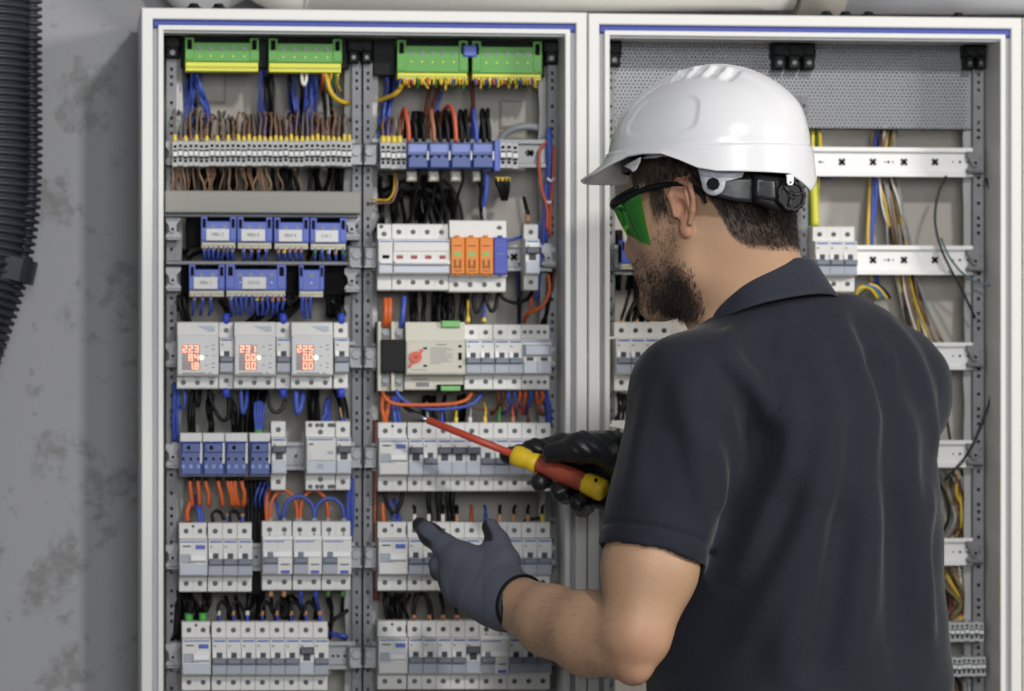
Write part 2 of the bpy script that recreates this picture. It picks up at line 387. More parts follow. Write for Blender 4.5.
# ------------------------------------------------------------------ behind and above: duct, pipe, glands, hose
def ztop(py,Y,px=500): return PZ(px,py,Y)
Yd=.13
t=thing('ventilation_duct','white round ventilation duct running along the wall above both cabinets','duct',P(520,-36,Yd))
loc=np.array(t.location)
a=P(262,-30,Yd)-loc; b=P(792,-33,Yd)-loc
obj('duct_pipe',MB().cyl(a+np.array([.05,0,0]),b,.055,48),m_white,t)
obj('duct_elbow',MB().tube([a+np.array([.06,0,0]),a+np.array([.02,0,.006]),a+np.array([-.02,0,.045]),a+np.array([-.025,0,.12])],.0552,40,sub=6),m_white,t)
obj('duct_collar',MB().cyl(P(412,-36,Yd)-loc,P(418,-36,Yd)-loc,.0562,48),m_white,t)
t=thing('duct_coupling','beige tapered coupling at the end of the white duct','duct coupling',P(812,-36,Yd)); loc=np.array(t.location)
obj('sleeve',MB().cyl(P(794,-33,Yd)-loc,P(838,-35,Yd)-loc,.062,40,0,.0665),M('beige_rubber',(172,166,158),.6),t)
o=obj('grey_pipe',MB().cyl(P(840,-34,Yd),P(1130,-34,Yd),.062,48),M('pale_grey_pipe',(196,197,202),.45)); tag(o,'pale grey pipe above the right end of the right cabinet','pipe')
o=obj('wall_pipe',MB().tube([P(150,-60,.19),P(170,-22,.19),P(186,-4,.18),P(215,-2,.17),P(262,-30,.16)],.02,24,sub=6),M('light_grey_pipe',(186,186,188),.45)); tag(o,'short grey pipe bend above the left corner of the left cabinet','pipe')
def gland(px,cabn,lab):
    base=P(px,9,.06); z=(ZT if px<587 else ZT2)
    t=thing('cable_gland',lab,'cable gland',(base[0],.07,z-.0005),'cable glands on the cabinet tops')
    obj('nut',MB().cyl((0,0,0),(0,0,.008),.010,6,smooth=False),m_black,t); obj('dome',MB().cyl((0,0,.008),(0,0,.013),.008,14,0,.005),m_black,t)
for px,l in ((194,'small dark cable gland nearest the left corner on the left cabinet top'),(219,'small dark cable gland second from the left corner on the left cabinet top'),
             (828,'small dark cable gland below the beige coupling on the right cabinet'),(847,'small dark cable gland just right of the beige coupling'),(870,'small dark cable gland second to the right of the beige coupling'),(960,'small dark cable gland near the right end of the right cabinet top')): gland(px,None,l)
# corrugated hose
def hose(pts,R,pitch,depth,n=40):
    pts=[np.array(p) for p in pts]; e=[2*pts[0]-pts[1]]+pts+[2*pts[-1]-pts[-2]]; dense=[]
    for i in range(1,len(e)-2):
        for j in range(60):
            t=j/60; a,b,c,d=e[i-1],e[i],e[i+1],e[i+2]; dense.append(.5*((2*b)+(-a+c)*t+(2*a-5*b+4*c-d)*t*t+(-a+3*b-3*c+d)*t**3))
    dense=np.array(dense); s=np.r_[0,np.cumsum(np.linalg.norm(np.diff(dense,axis=0),axis=1))]
    S=[];Rr=[]; q=0.0
    prof=[(0,0),(.12,.75),(.25,1),(.5,1),(.62,.75),(.74,0),(.87,-.02)]
    while q<s[-1]-pitch:
        for f,h in prof: S.append(q+f*pitch); Rr.append(R-depth+h*depth)
        q+=pitch
    S=np.array(S); pp=np.stack([np.interp(S,s,dense[:,k]) for k in range(3)],1)
    return pp,Rr
m_hose=M('black_hose_plastic',(48,52,60),.42,bump=(60,.1,.001))
hc=[(-32,-140),(-32,-20),(-32,90),(-32,170),(-36,235),(-49,300),(-72,370),(-104,450),(-128,560),(-134,800),(-134,1200),(-134,1552)]
Yh=.15
pp,Rr=hose([P(x,y,Yh) for x,y in hc],.084,.0092,.0068)
t=thing('corrugated_hose','thick black corrugated hose hanging on the wall at the left','hose',tuple(P(-32,100,Yh))); loc=np.array(t.location)
obj('hose_body',MB().tube(list(pp-loc),Rr,48,sub=1),m_hose,t)
hc2=[(30.5,-140),(30.5,-20),(30.5,90),(30.5,170),(26,232),(11,298),(-14,366),(-46,440),(-68,550),(-72,800),(-72,1200),(-72,1555)]
pp,Rr=hose([P(x,y,.135) for x,y in hc2],.0150,.0092,.006)
t2=thing('corrugated_hose','slim black corrugated hose running down beside the thick hose','hose',tuple(P(30.5,100,.135))); loc2=np.array(t2.location)
obj('hose_body',MB().tube(list(pp-loc2),Rr,16,sub=1),m_hose,t2)
# strap round the hoses
ctr=P(-38,258,Yh); mb=MB(); n=40; vs=[]
ax=np.array([.22,0,1.0]); ax/=np.linalg.norm(ax); rt=np.array([1.0,0,-.22]); rt/=np.linalg.norm(rt); fw=np.array([0,-1.0,0])
for i in range(n+1):
    a=-PI*.62+PI*1.24*i/n
    ex=.003 if a>.9 else 0
    for hh in (-.0145,.0145):
        for rr in (.0865,.0915): vs.append(ctr+ax*hh+rt*(math.sin(a)*(rr+ex*min(1,(a-.9)/.3) if a>.9 else math.sin(a)*rr))+fw*math.cos(a)*rr)
fs=[]
for i in range(n):
    b=i*4; fs+=[(b,b+4,b+6,b+2),(b+1,b+3,b+7,b+5),(b,b+1,b+5,b+4),(b+2,b+6,b+7,b+3)]
mb.add(vs,fs,0,False)
o=obj('hose_strap',mb,m_hose); tag(o,'black punched strap clamped round the thick corrugated hose','strap')
hm=MB()
for a in (.0,.32,.62):
    c=ctr+rt*math.sin(a)*.0918+fw*math.cos(a)*.0918; hm.cyl(c-fw*.001,c+fw*.0004+rt*.0002,.0035,10)
obj('strap_hole',hm,m_dark,o)
# ------------------------------------------------------------------ modular devices
W=.0178; YN=.026
BODY=[(.058,-.043),(.0195,-.043),(.018,-.0418),(.018,-.0235),(.003,-.0228),(0,-.0215),(0,.0218),(.003,.0230),(.018,.0238),(.018,.0418),(.0195,.043),(.058,.043)]
def screw_mb(x,z,y=.018,r=.0031):
    mb=MB(); mb.cyl((x,y-.0004,z),(x,y+.003,z),r,14,0); mb.cyl((x,y-.0008,z),(x,y-.0003,z),r*.62,10,1); mb.box(x-r*.5,x+r*.5,y-.0009,y-.0007,z-.0003,z+.0003,0); return mb
def screws(t,n,z=(.0325,-.0325),x0=0,r=.0031,y=.018,xs=None):
    for i,xx in enumerate(xs or [x0+W*(k+.5) for k in range(n)]):
        for zz in z: obj('terminal_screw',cached(('terminal_screw',round(xx,4),zz,r,y),lambda:screw_mb(xx,zz,y,r),[m_ring,m_screw]),None,t)
def P_(t,name,key,fn,mats,label=None): return obj(name,cached((name,)+key,fn,mats),None,t,label)
def body_mb(n,x0=0,prof=BODY):
    mb=MB()
    for k in range(n): mb.extx(prof,x0+W*k+(.00025 if k==0 else .00008),x0+W*(k+1)-(.00025 if k==n-1 else .00008))
    return mb
def mcb(t,n,off=(),x0=0,lightflap=False,bar=False,nocase=False):
    k=(n,round(x0,4))
    if not nocase: P_(t,'body',k,lambda:body_mb(n,x0),m_body)
    P_(t,'blue_print_line',k,lambda:(lambda mb:[mb.box(x0+W*i+.0018,x0+W*(i+1)-.0014,-.00025,.001,.0188,.0209) for i in range(n)] and mb)(MB()),m_lab)
    P_(t,'rating_print',k,lambda:(lambda mb:[mb.box(x0+W*i+.0022,x0+W*i+.0048,-.0002,.001,.0128,.0148) for i in range(n)] and mb)(MB()),m_print)
    on=[i for i in range(n) if i not in off]
    if on:
        kk=k+tuple(on)
        P_(t,'lever_slot',kk,lambda:(lambda mb:[mb.box(x0+W*i+.0055,x0+W*(i+1)-.0055,-.0003,.001,-.0012,.0056) for i in on] and mb)(MB()),m_slot)
        P_(t,'lever_frame',kk,lambda:(lambda mb:[mb.cbox(x0+W*i+.0005,x0+W*i+.0053,-.0022,.001,-.001,.0058,.0006) or mb.cbox(x0+W*(i+1)-.0053,x0+W*(i+1)-.0005,-.0022,.001,-.001,.0058,.0006) for i in on] and mb)(MB()),m_lever_w)
        for i in on: P_(t,'lever',(i,round(x0,4)),lambda:MB().cbox(x0+W*i+.0005,x0+W*(i+1)-.0005,-.0062,.001,-.0086,-.0016,.0012),m_tog)
        P_(t,'lower_flap',kk,lambda:(lambda mb:[mb.cbox(x0+W*i+.0005,x0+W*(i+1)-.0005,-.0012,.001,-.0212,-.0090,.0005) for i in on] and mb)(MB()),m_flap if lightflap else m_flapd)
    for i in off:
        P_(t,'lever',(i,'off',round(x0,4)),lambda:MB().cbox(x0+W*i+.0005,x0+W*(i+1)-.0005,-.0066,.001,.0038,.0125,.0014),m_togd,'dark lever flipped up')
        P_(t,'lever_slot',(i,'off',round(x0,4)),lambda:MB().box(x0+W*i+.0045,x0+W*(i+1)-.0045,-.0003,.001,-.0046,.0036),m_slot)
        P_(t,'lower_flap',(i,'off',round(x0,4)),lambda:MB().cbox(x0+W*i+.0008,x0+W*(i+1)-.0008,-.0012,.001,-.0208,-.0062,.0005),m_flap)
    if not nocase: screws(t,n,x0=x0)
def rcd(t,x0=0,flap='flap'):
    k=(round(x0,4),)
    P_(t,'body',(2,)+k,lambda:body_mb(2,x0),m_body); screws(t,2,x0=x0)
    P_(t,'blue_print_line',('rcd',)+k,lambda:MB().box(x0+.0015,x0+.034,-.0003,.001,.0192,.0206),m_lab)
    P_(t,'rating_print',('rcd',)+k,lambda:MB().box(x0+.004,x0+.0145,-.0003,.001,.0135,.0152).box(x0+.006,x0+.009,-.0003,.001,-.0055,-.0015),m_slot)
    P_(t,'test_button',k,lambda:MB().cbox(x0+.0205,x0+.0325,-.0018,.001,.0108,.0158,.0008),m_btn,'blue test button')
    P_(t,'lever_base',k,lambda:MB().cbox(x0+.0015,x0+.0145,-.0008,.001,-.007,.0045,.0006),m_flapd)
    P_(t,'lever',('rcd',)+k,lambda:MB().cbox(x0+.0130,x0+.0345,-.0068,.001,-.0045,.0042,.0018).box(x0+.021,x0+.032,-.0004,.001,-.0078,-.0062),m_lever_w,'white lever')
    P_(t,'lower_flap',('rcd',flap)+k,lambda:MB().cbox(x0+.0008,x0+.0345,-.0014,.001,-.0212,-.0085,.0006),m_flap if flap=='flap' else m_body)
    P_(t,'sealing_hole',k,lambda:MB().cyl((x0+W,.0176,.0385),(x0+W,.02,.0385),.0018,8).box(x0+W*2-.0012,x0+W*2-.0003,.0172,.02,.028,.038),m_ring)
def rcbo(t,x0=0):
    k=(round(x0,4),)
    P_(t,'body',(2,)+k,lambda:body_mb(2,x0),m_body); screws(t,2,x0=x0)
    P_(t,'white_lid',k,lambda:MB().cbox(x0-.0002,x0+2*W+.0002,-.0016,.016,.0205,.0248,.0008),m_lever_w,'glossy white lid strip')
    P_(t,'blue_print_line',('rcbo',)+k,lambda:MB().box(x0+.002,x0+.0255,-.0003,.001,.0178,.0192),m_lab)
    P_(t,'lever_slot',('rcbo',)+k,lambda:MB().cbox(x0+.0008,x0+2*W-.0008,-.0020,.001,-.0008,.0056,.0006),m_lever_w)
    P_(t,'lever',('rcbo',)+k,lambda:MB().cbox(x0+.0008,x0+.0180,-.0062,.001,-.0085,-.0012,.0012).cbox(x0+.0055,x0+.0125,-.0035,.001,-.0015,.0056,.0006),m_tog)
    P_(t,'lower_flap',('rcbo',)+k,lambda:MB().cbox(x0+.0008,x0+.0172,-.0010,.001,-.0212,-.0090,.0005),m_flapd)
    P_(t,'test_panel',k,lambda:MB().cbox(x0+.0180,x0+2*W-.0006,-.0020,.001,-.0220,-.0066,.0006),m_body)
    P_(t,'test_button',('rcbo',)+k,lambda:MB().cbox(x0+.0215,x0+.0320,-.0034,-.001,-.0208,-.0172,.0006),m_btn,'blue test button')
    P_(t,'rating_print',('rcbo',)+k,lambda:MB().box(x0+.0215,x0+.0320,-.0023,-.001,-.0108,-.0092).box(x0+.008,x0+.010,.0176,.02,.0258,.028).box(x0+.026,x0+.028,.0176,.02,.0258,.028),m_slot)
def place(kind,px0,px1,yc,n,label,cat,group=None,Y=YN,hpx=None,**kw):
    Yr=Y+.012; x0,x1=PX(px0,Yr),PX(px1,Yr); z=PZ((px0+px1)/2,yc,Yr)
    t=thing(kw.pop('name','circuit_breaker'),label,cat,(x0,Y,z),group,((x1-x0)/(W*n),1,1.0 if hpx is None else hpx*.001238/.086))
    return t
# --- rows of single breakers
def row_mcb(px0,px1,yc,n,where,off=(),light=(),group=None,hpx=None,skip=()):
    p=(px1-px0)/n
    for i in range(n):
        if i in skip: continue
        lab=f'slim breaker, {"dark lever up, " if i in off else ""}{where%ordn(i)}'
        t=place('m',px0+p*i,px0+p*(i+1),yc,1,lab,'circuit breaker',group,hpx=hpx)
        mcb(t,1,off=(0,) if i in off else (),lightflap=(i in light))
# left bay
t=place('r',179.3,207.2,557.5,2,'double-width breaker with blue test button at the left end below the orange cable loops','circuit breaker',name='residual_current_breaker'); rcd(t)
row_mcb(208,252,557.5,3,'%s right of the blue-button breaker, under the orange cable loops',group='slim breakers under the orange loops')
for i,(a,b,l) in enumerate(((262.3,292,'double breaker with white lid strip under the left blue cable arch'),(293,321.3,'double breaker with white lid strip between the two blue cable arches'),(322,350.8,'double breaker with white lid strip beside the centre uprights, right blue arch'))):
    t=place('r',a,b,556,2,l,'circuit breaker','double breakers with white lids',name='residual_current_breaker'); rcbo(t)
t=place('r',182,210.5,656.5,2,'double-width breaker with two green wire sleeves on top, bottom row at left','circuit breaker',name='residual_current_breaker'); rcd(t)
row_mcb(211.8,328,656.5,8,'%s from the left in the lowest left-bay row',off=(6,),group='slim breakers in the lowest left row')
t=place('m',271.2,286,455.8,1,'lone slim breaker standing right of the four dark blue modules','circuit breaker'); mcb(t,1,off=(0,))
t=place('m',336,350.5,455.8,1,'slim breaker attached right of the wide white relay near the centre uprights','circuit breaker'); mcb(t,1,off=(0,))
def relay(t):
    P_(t,'body',('relay',),lambda:body_mb(2),m_body)
    P_(t,'blue_print_line',('relay',),lambda:MB().box(.002,.032,-.0003,.001,.0195,.0210),m_lab)
    P_(t,'face_plate',('relay',),lambda:MB().cbox(.001,.0346,-.0015,.001,-.0055,.0180,.0006),m_body)
    P_(t,'lower_flap',('relay',),lambda:MB().cbox(.001,.0346,-.0010,.001,-.0215,-.0062,.0006),m_flap)
    P_(t,'indicator_window',('relay',),lambda:MB().box(.003,.008,-.0018,.001,.0135,.0155),m_slot)
    P_(t,'rating_print',('relay',),lambda:MB().box(.004,.006,-.0017,.001,.0015,.0025).box(.004,.006,-.0017,.001,-.002,-.001).box(.025,.032,-.0017,.001,.002,.006).box(.012,.02,-.0012,.001,-.016,-.0095),m_flapd)
    screws(t,0,xs=[.0178],z=(.0295,-.0295))
    for x in (.0055,.0140,.0195,.0290,.0330): screws(t,0,xs=[x],z=(.038,-.0385),r=.0027)
t=place('r',306,335.5,455.8,2,'wide white relay with a plain face between the two lone slim breakers','relay',name='relay_module'); relay(t)
# energy meters with red digits
SEG={'0':'abcdef','1':'bc','2':'abged','3':'abgcd','4':'fgbc','5':'afgcd','6':'afgedc','7':'abc','8':'abcdefg','9':'abcdfg'}
m_led=M('red_led_digits',(255,120,60),.4,emis=(255,172,128),estr=2.3)
m_ledoff=M('dark_display_glass',(84,32,26),.15)
m_dot=M('green_status_led',(230,255,200),.4,emis=(225,255,190),estr=2.5)
def digit(mb,ch,x,z,w,h,s=.0008):
    H=h/2; y0,y1=-.0026,-.0021
    R_={'a':(x,x+w,z+H-s,z+H),'g':(x,x+w,z-s/2,z+s/2),'d':(x,x+w,z-H,z-H+s),'f':(x,x+s,z,z+H),'b':(x+w-s,x+w,z,z+H),'e':(x,x+s,z-H,z),'c':(x+w-s,x+w,z-H,z)}
    for q in SEG[ch]: a,b,c,d=R_[q]; mb.box(a,b,y0,y1,c,d)
def meter(t,rows):
    PR=[(.058,-.0415),(.020,-.0415),(.018,-.040),(.018,-.0255),(.001,-.0250),(0,-.024),(0,.0245),(.001,.0255),(.004,.0400),(.006,.0415),(.058,.0415)]
    P_(t,'body',('meter',),lambda:MB().extx(PR,.0003,3*W-.0003),m_body)
    P_(t,'face_plate',('meter',),lambda:MB().cbox(.0008,3*W-.0008,-.0016,.001,-.0235,.0240,.0006),m_label)
    P_(t,'top_recess',('meter',),lambda:MB().add([(.0415,.0006,.0300),(.0480,.0006,.0300),(.0480,.0026,.0365),(.0245,.0026,.0365)],[(0,1,2,3)]),m_flap)
    d=P_(t,'display',('meter',),lambda:MB().box(.0058,.0288,-.0020,.001,-.0182,.0132),m_ledoff,'dark red-lit display')
    mb=MB()
    for r,s in enumerate(rows):
        z=.0080-r*.0105; digs=[c for c in s if c!='.']; n=len(digs)
        for i,c in enumerate(digs):
            x=.0074+.0074*(3-n+i); digit(mb,c,x,z,.0048,.0080)
        if '.' in s:
            k=s.index('.'); x=.0074+.0074*(3-n+k)-.0013; mb.box(x-.0004,x+.0005,-.0026,-.0021,z-.0044,z-.0034)
    o=obj('led_digits',mb,m_led,d,'glowing red digits')
    P_(t,'status_light',('meter',),lambda:MB().cyl((.0312,-.0024,-.0028),(.0312,-.001,-.0028),.0022,10),m_dot,'bright status light')
    P_(t,'rating_print',('meter',),lambda:(lambda mb:[mb.box(x,x+w,-.0018,.001,z,z+.0011) for x,w,z in ((.036,.003,.010),(.044,.004,.012),(.044,.004,.007),(.036,.003,-.001),(.046,.002,-.0005),(.036,.003,-.0125),(.044,.004,-.0105),(.044,.004,-.0155),(.006,.030,-.0225),(.040,.004,-.0225))] and mb)(MB()),m_print)
    screws(t,0,xs=[.0085,.0265,.0445],z=(-.0335,))
    P_(t,'terminal_print',('meter',),lambda:MB().box(.007,.010,.0177,.019,-.0285,-.0275).box(.022,.031,.0177,.019,-.0285,-.0275).box(.040,.049,.0177,.019,-.0285,-.0275),m_print)
for a,b,rows,l in ((177,218.5,('223','8.4','1.8'),'white meter with red digits reading 223, 8.4 and 1.8'),(234,275.3,('231','0.0','0.0'),'white meter with red digits reading 231, 0.0 and 0.0'),(291,332.5,('225','0.0','0.0'),'white meter with red digits reading 225, 0.0 and 0.0')):
    t=place('e',a,b,355.5,3,l,'meter','meters with red digits',name='energy_meter'); meter(t,rows)
for a,b,l in ((219.2,233.5,'slim grey breaker between the 223 and the 231 meter'),(276,290.3,'slim grey breaker between the 231 and the 225 meter'),(334,348.3,'slim grey breaker right of the 225 meter')):
    t=place('m',a,b,355.5,1,l,'circuit breaker','slim breakers beside the meters',Y=YN+.012,hpx=67); mcb(t,1)
# right bay, devices in the third row from the top
def surge(t):
    PR=[(.058,-.0435),(.0195,-.0435),(.018,-.042),(.018,-.025),(.004,-.0245),(.004,.0205),(.006,.0215),(.012,.043),(.014,.0440),(.058,.0440)]
    P_(t,'body',('spd',),lambda:MB().extx(PR,.0002,4*W-.0002),m_body)
    for i in range(4):
        x=W*i
        c=P_(t,'cartridge',('spd',i),lambda:MB().cbox(x+.0004,x+W-.0002,-.0045,.0045,-.0225,.0225,.0012).cbox(x+.0065,x+.0115,-.0030,.006,.0220,.0252,.0008).cbox(x+.0065,x+.0115,-.0030,.006,-.0245,-.0220,.0008),m_orange if i<3 else m_dblue,'orange cartridge' if i<3 else 'blue cartridge')
        if i<3:
            P_(c,'green_window',(i,),lambda:MB().box(x+.0045,x+.0130,-.0049,-.004,-.0005,.0045),m_win)
            P_(c,'cartridge_print',(i,),lambda:MB().box(x+.004,x+.007,-.0048,-.004,-.0155,-.0045).box(x+.0105,x+.0135,-.0048,-.004,-.0155,-.0045).box(x+.0075,x+.010,-.0048,-.004,-.0150,-.0120).box(x+.0035,x+.014,-.0048,-.004,.0115,.0130).box(x+.004,x+.014,-.0048,-.004,-.019,-.0175),m_dborange)
        else: P_(c,'cartridge_print',(i,),lambda:MB().box(x+.0035,x+.0145,-.0048,-.004,.0125,.0140).box(x+.005,x+.013,-.0048,-.004,.0010,.0040).box(x+.0035,x+.014,-.0048,-.004,-.0180,-.0170),m_lab)
    screws(t,4,z=(-.0345,)); screws(t,0,xs=[W*3.5],z=(.0345,),y=.0095)
t=place('s',449.3,506.3,256.3,4,'surge arrester with three orange cartridges and one blue cartridge','surge arrester',name='surge_arrester',hpx=71); surge(t)
def bigmcb(t):
    P_(t,'body',(4,'b'),lambda:body_mb(4),m_body)
    P_(t,'blue_print_line',('big',),lambda:MB().box(.0008,.0705,-.0003,.001,.0188,.0204),m_lab)
    P_(t,'label_plate',('big',),lambda:MB().cbox(.0006,.0705,-.0014,.001,.0068,.0180,.0006),m_body)
    for i in range(4): P_(t,'red_window',(i,),lambda:MB().box(W*i+.0045,W*i+.0125,-.0004,.001,-.0030,.0018),m_redw,'dull red window')
    P_(t,'lever',('big',),lambda:MB().cbox(.0006,.0706,-.0085,.001,-.0105,-.0055,.0022),m_lever_w,'long glossy white lever bar')
    P_(t,'lower_flap',('big',),lambda:MB().cbox(.0006,.0706,-.0014,.001,-.0210,-.0108,.0006),m_flap)
    screws(t,4)
t=place('m',392.3,449,257,4,'wide four-pole breaker with red windows and glossy white lever bar','circuit breaker',hpx=67); bigmcb(t)
def auxm(t):
    P_(t,'body',(1,'aux'),lambda:body_mb(1),m_body)
    P_(t,'blue_print_line',('aux',),lambda:MB().box(.0015,.0163,-.0003,.001,.0190,.0204),m_lab)
    P_(t,'red_window',('aux',),lambda:MB().box(.005,.0135,-.0004,.001,-.0024,.0022),m_dark)
    P_(t,'lever',('aux',),lambda:MB().cbox(.0012,.0166,-.0060,.001,-.0095,-.0058,.0014),m_lever_w)
    P_(t,'lower_flap',('aux',),lambda:MB().cbox(.0008,.0170,-.0012,.001,-.0210,-.0098,.0006),m_flap)
    screws(t,0,xs=[.0085],z=(.030,)); screws(t,0,xs=[.005],z=(.0395,),r=.0024)
t=place('m',377.7,392,257,1,'slim auxiliary unit at the left end beside the four-pole breaker','auxiliary contact',name='auxiliary_contact',hpx=67); auxm(t)
t=place('m',524.3,538.6,257,1,'lone slim breaker right of the blue surge cartridge','circuit breaker',hpx=67); mcb(t,1,off=(0,),lightflap=True)
# transfer switch and its contactor
def ats(t):
    PR=[(.058,-.0475),(.022,-.0475),(.020,-.046),(.020,-.0270),(.002,-.0262),(0,-.025),(0,.0215),(.002,.0222),(.0075,.0470),(.009,.0480),(.058,.0480)]
    P_(t,'body',('ats',),lambda:MB().extx(PR,.0003,.0737),m_body2)
    P_(t,'face_plate',('ats',),lambda:MB().cbox(.0010,.0728,-.0012,.001,-.0240,.0205,.0006),m_body2)
    P_(t,'green_connector',(0,),lambda:MB().cbox(.0445,.0675,.001,.012,.0405,.0495,.001),m_greenp,'green plug at the top')
    P_(t,'green_connector',(1,),lambda:MB().cbox(.0445,.0690,.0135,.030,-.0485,-.0415,.001),m_greenp,'green plug at the bottom')
    P_(t,'connector_shroud',(),lambda:MB().box(.0400,.0735,.0175,.0215,-.0490,-.0395),m_dark)
    k=P_(t,'rotary_knob',(),lambda:MB().cyl((.0118,-.0060,-.0012),(.0118,.000,-.0012),.0078,24).exty([(.0025,-.0135),(.0050,-.0165),(.0215,.0075),(.0190,.0105)],-.0045,0),m_red,'orange-red rotary knob')
    P_(k,'knob_center',(),lambda:MB().cyl((.0118,-.0066,-.0012),(.0118,-.0055,-.0012),.0024,12),m_dborange)
    P_(t,'indicator_window',('ats',),lambda:MB().box(.0215,.0262,-.0016,.001,.0095,.0125).box(.0215,.0262,-.0016,.001,-.0150,-.0120).box(.0648,.0692,-.0016,.001,-.0055,.0050).cyl((.067,-.0016,.0140),(.067,0,.0140),.0022,10).cyl((.067,-.0016,-.0145),(.067,0,-.0145),.0020,10),m_dark)
    P_(t,'rating_print',('ats',),lambda:(lambda mb:[mb.box(.030,.030+w,-.0015,.001,.011-.0027*i,.0118-.0027*i) for i,w in enumerate((.024,.028,.020,.028,.026,.028,.022,.027,.012))] and mb.box(.038,.050,-.0015,.001,.0155,.0170) and mb.box(.006,.026,-.0015,.001,-.0195,-.0187) and mb.box(.0145,.0305,.0194,.021,-.0425,-.0365) and mb.box(.0085,.0290,.0194,.021,-.0325,-.0312))(MB()),m_print)
t=place('a',405,464.6,356.3,74/17.8,'cream transfer switch with an orange-red rotary knob','transfer switch',name='transfer_switch',hpx=69); t.scale=((PX(464.6,.04)-PX(405,.04))/.0740,1,.89); ats(t)
def contactor(t):
    P_(t,'body',('cont',),lambda:MB().cbox(.0002,.0042,.010,.058,-.0485,.0485,.0006).cbox(.0165,.0208,.010,.058,-.0485,.0485,.0006).box(.0002,.0330,.030,.058,-.0485,.0485),m_body2)
    P_(t,'black_cover',('cont',),lambda:MB().cbox(.0040,.0335,.0015,.030,-.0225,.0235,.001),m_black,'black plastic cover')
    for x in (.0102,.0268):
        for z in (.0335,-.0335): P_(t,'terminal_screw',('cont',x,z),lambda:MB().cyl((x,.020,z),(x,.032,z),.0042,12).box(x-.0052,x+.0052,.026,.032,z-.007,z+.005),m_zinc,'shiny terminal screw')
t=place('a',377.5,405,356.3,33.6/17.8,'black-covered contactor with orange wires on top, left of the transfer switch','contactor',name='contactor'); t.scale=((PX(405,.04)-PX(377.5,.04))/.0336,1,.89); contactor(t)
for a,b,l in ((465,493.3,'two-pole breaker touching the right side of the cream transfer switch'),(493.6,522,'second two-pole breaker right of the cream transfer switch')):
    t=place('m',a,b,357,2,l,'circuit breaker',hpx=66); mcb(t,2)
def quad(t):
    P_(t,'body',(2,'q'),lambda:body_mb(2),m_body)
    P_(t,'blue_print_line',('q',),lambda:MB().box(.0015,.0345,-.0003,.001,.0195,.0210),m_lab)
    P_(t,'label_plate',('q',),lambda:MB().cbox(.0008,.0348,-.0050,.001,.0010,.0165,.0025),m_flap)
    P_(t,'lever_slot',('q',),lambda:MB().box(.0045,.0130,-.0006,.001,-.0050,-.0005).box(.0225,.0310,-.0006,.001,-.0050,-.0005),m_slot)
    P_(t,'lower_flap',('q',),lambda:MB().cbox(.0008,.0172,-.0012,.001,-.0212,-.0062,.0005).cbox(.0182,.0348,-.0012,.001,-.0212,-.0062,.0005),m_flap)
    screws(t,0,xs=[.0040,.0118,.0218,.0296],z=(.0330,-.0330),r=.0026)
t=place('m',522.2,550,357,2,'breaker with small paired screws at the right end of the transfer switch row','circuit breaker',hpx=66); quad(t)
# right bay, three long rows
t=place('r',378.5,407.3,457,2,'blue-button breaker at the left end of the row behind the screwdriver','circuit breaker',name='residual_current_breaker'); rcd(t,flap='w')
row_mcb(408,551,457,10,'%s from the left in the row behind the screwdriver shaft',off=(0,2,3,4),light=(1,5,6,7,8,9),group='slim breakers behind the screwdriver')
t=place('r',378,407,556.5,2,'blue-button breaker at the left end of the row behind the grey glove','circuit breaker',name='residual_current_breaker'); rcd(t,flap='w')
row_mcb(407.8,550.5,556.5,10,'%s from the left in the row behind the grey glove',group='slim breakers behind the grey glove')
t=place('r',378,407,655.5,2,'blue-button breaker at the left end of the lowest right-bay row','circuit breaker',name='residual_current_breaker'); rcd(t,flap='w')
row_mcb(407.8,479.5,655.5,5,'%s from the left in the row under the bare wrist',off=(4,),group='slim breakers under the wrist')
t=place('r',479.7,507.8,655.5,2,'double breaker with white lid strip in the lowest row under the wrist','circuit breaker',name='residual_current_breaker'); rcbo(t)
t=place('m',508,550.5,655.5,3,'three-pole breaker at the right end of the lowest row, under the forearm','circuit breaker'); mcb(t,3)
# right cabinet devices
t=place('m',813.5,855.5,259,3,'three-pole breaker on a white rail above the shirt collar','circuit breaker',Y=.036,hpx=67); mcb(t,3)
t=place('m',615,672,356.5,4,'four-pole breaker in the right cabinet below the beard','circuit breaker',Y=.036,hpx=70); mcb(t,4)
t=place('m',612,669,455,4,'four-pole breaker in the right cabinet half hidden by the black glove','circuit breaker',Y=.036,hpx=70); mcb(t,4)
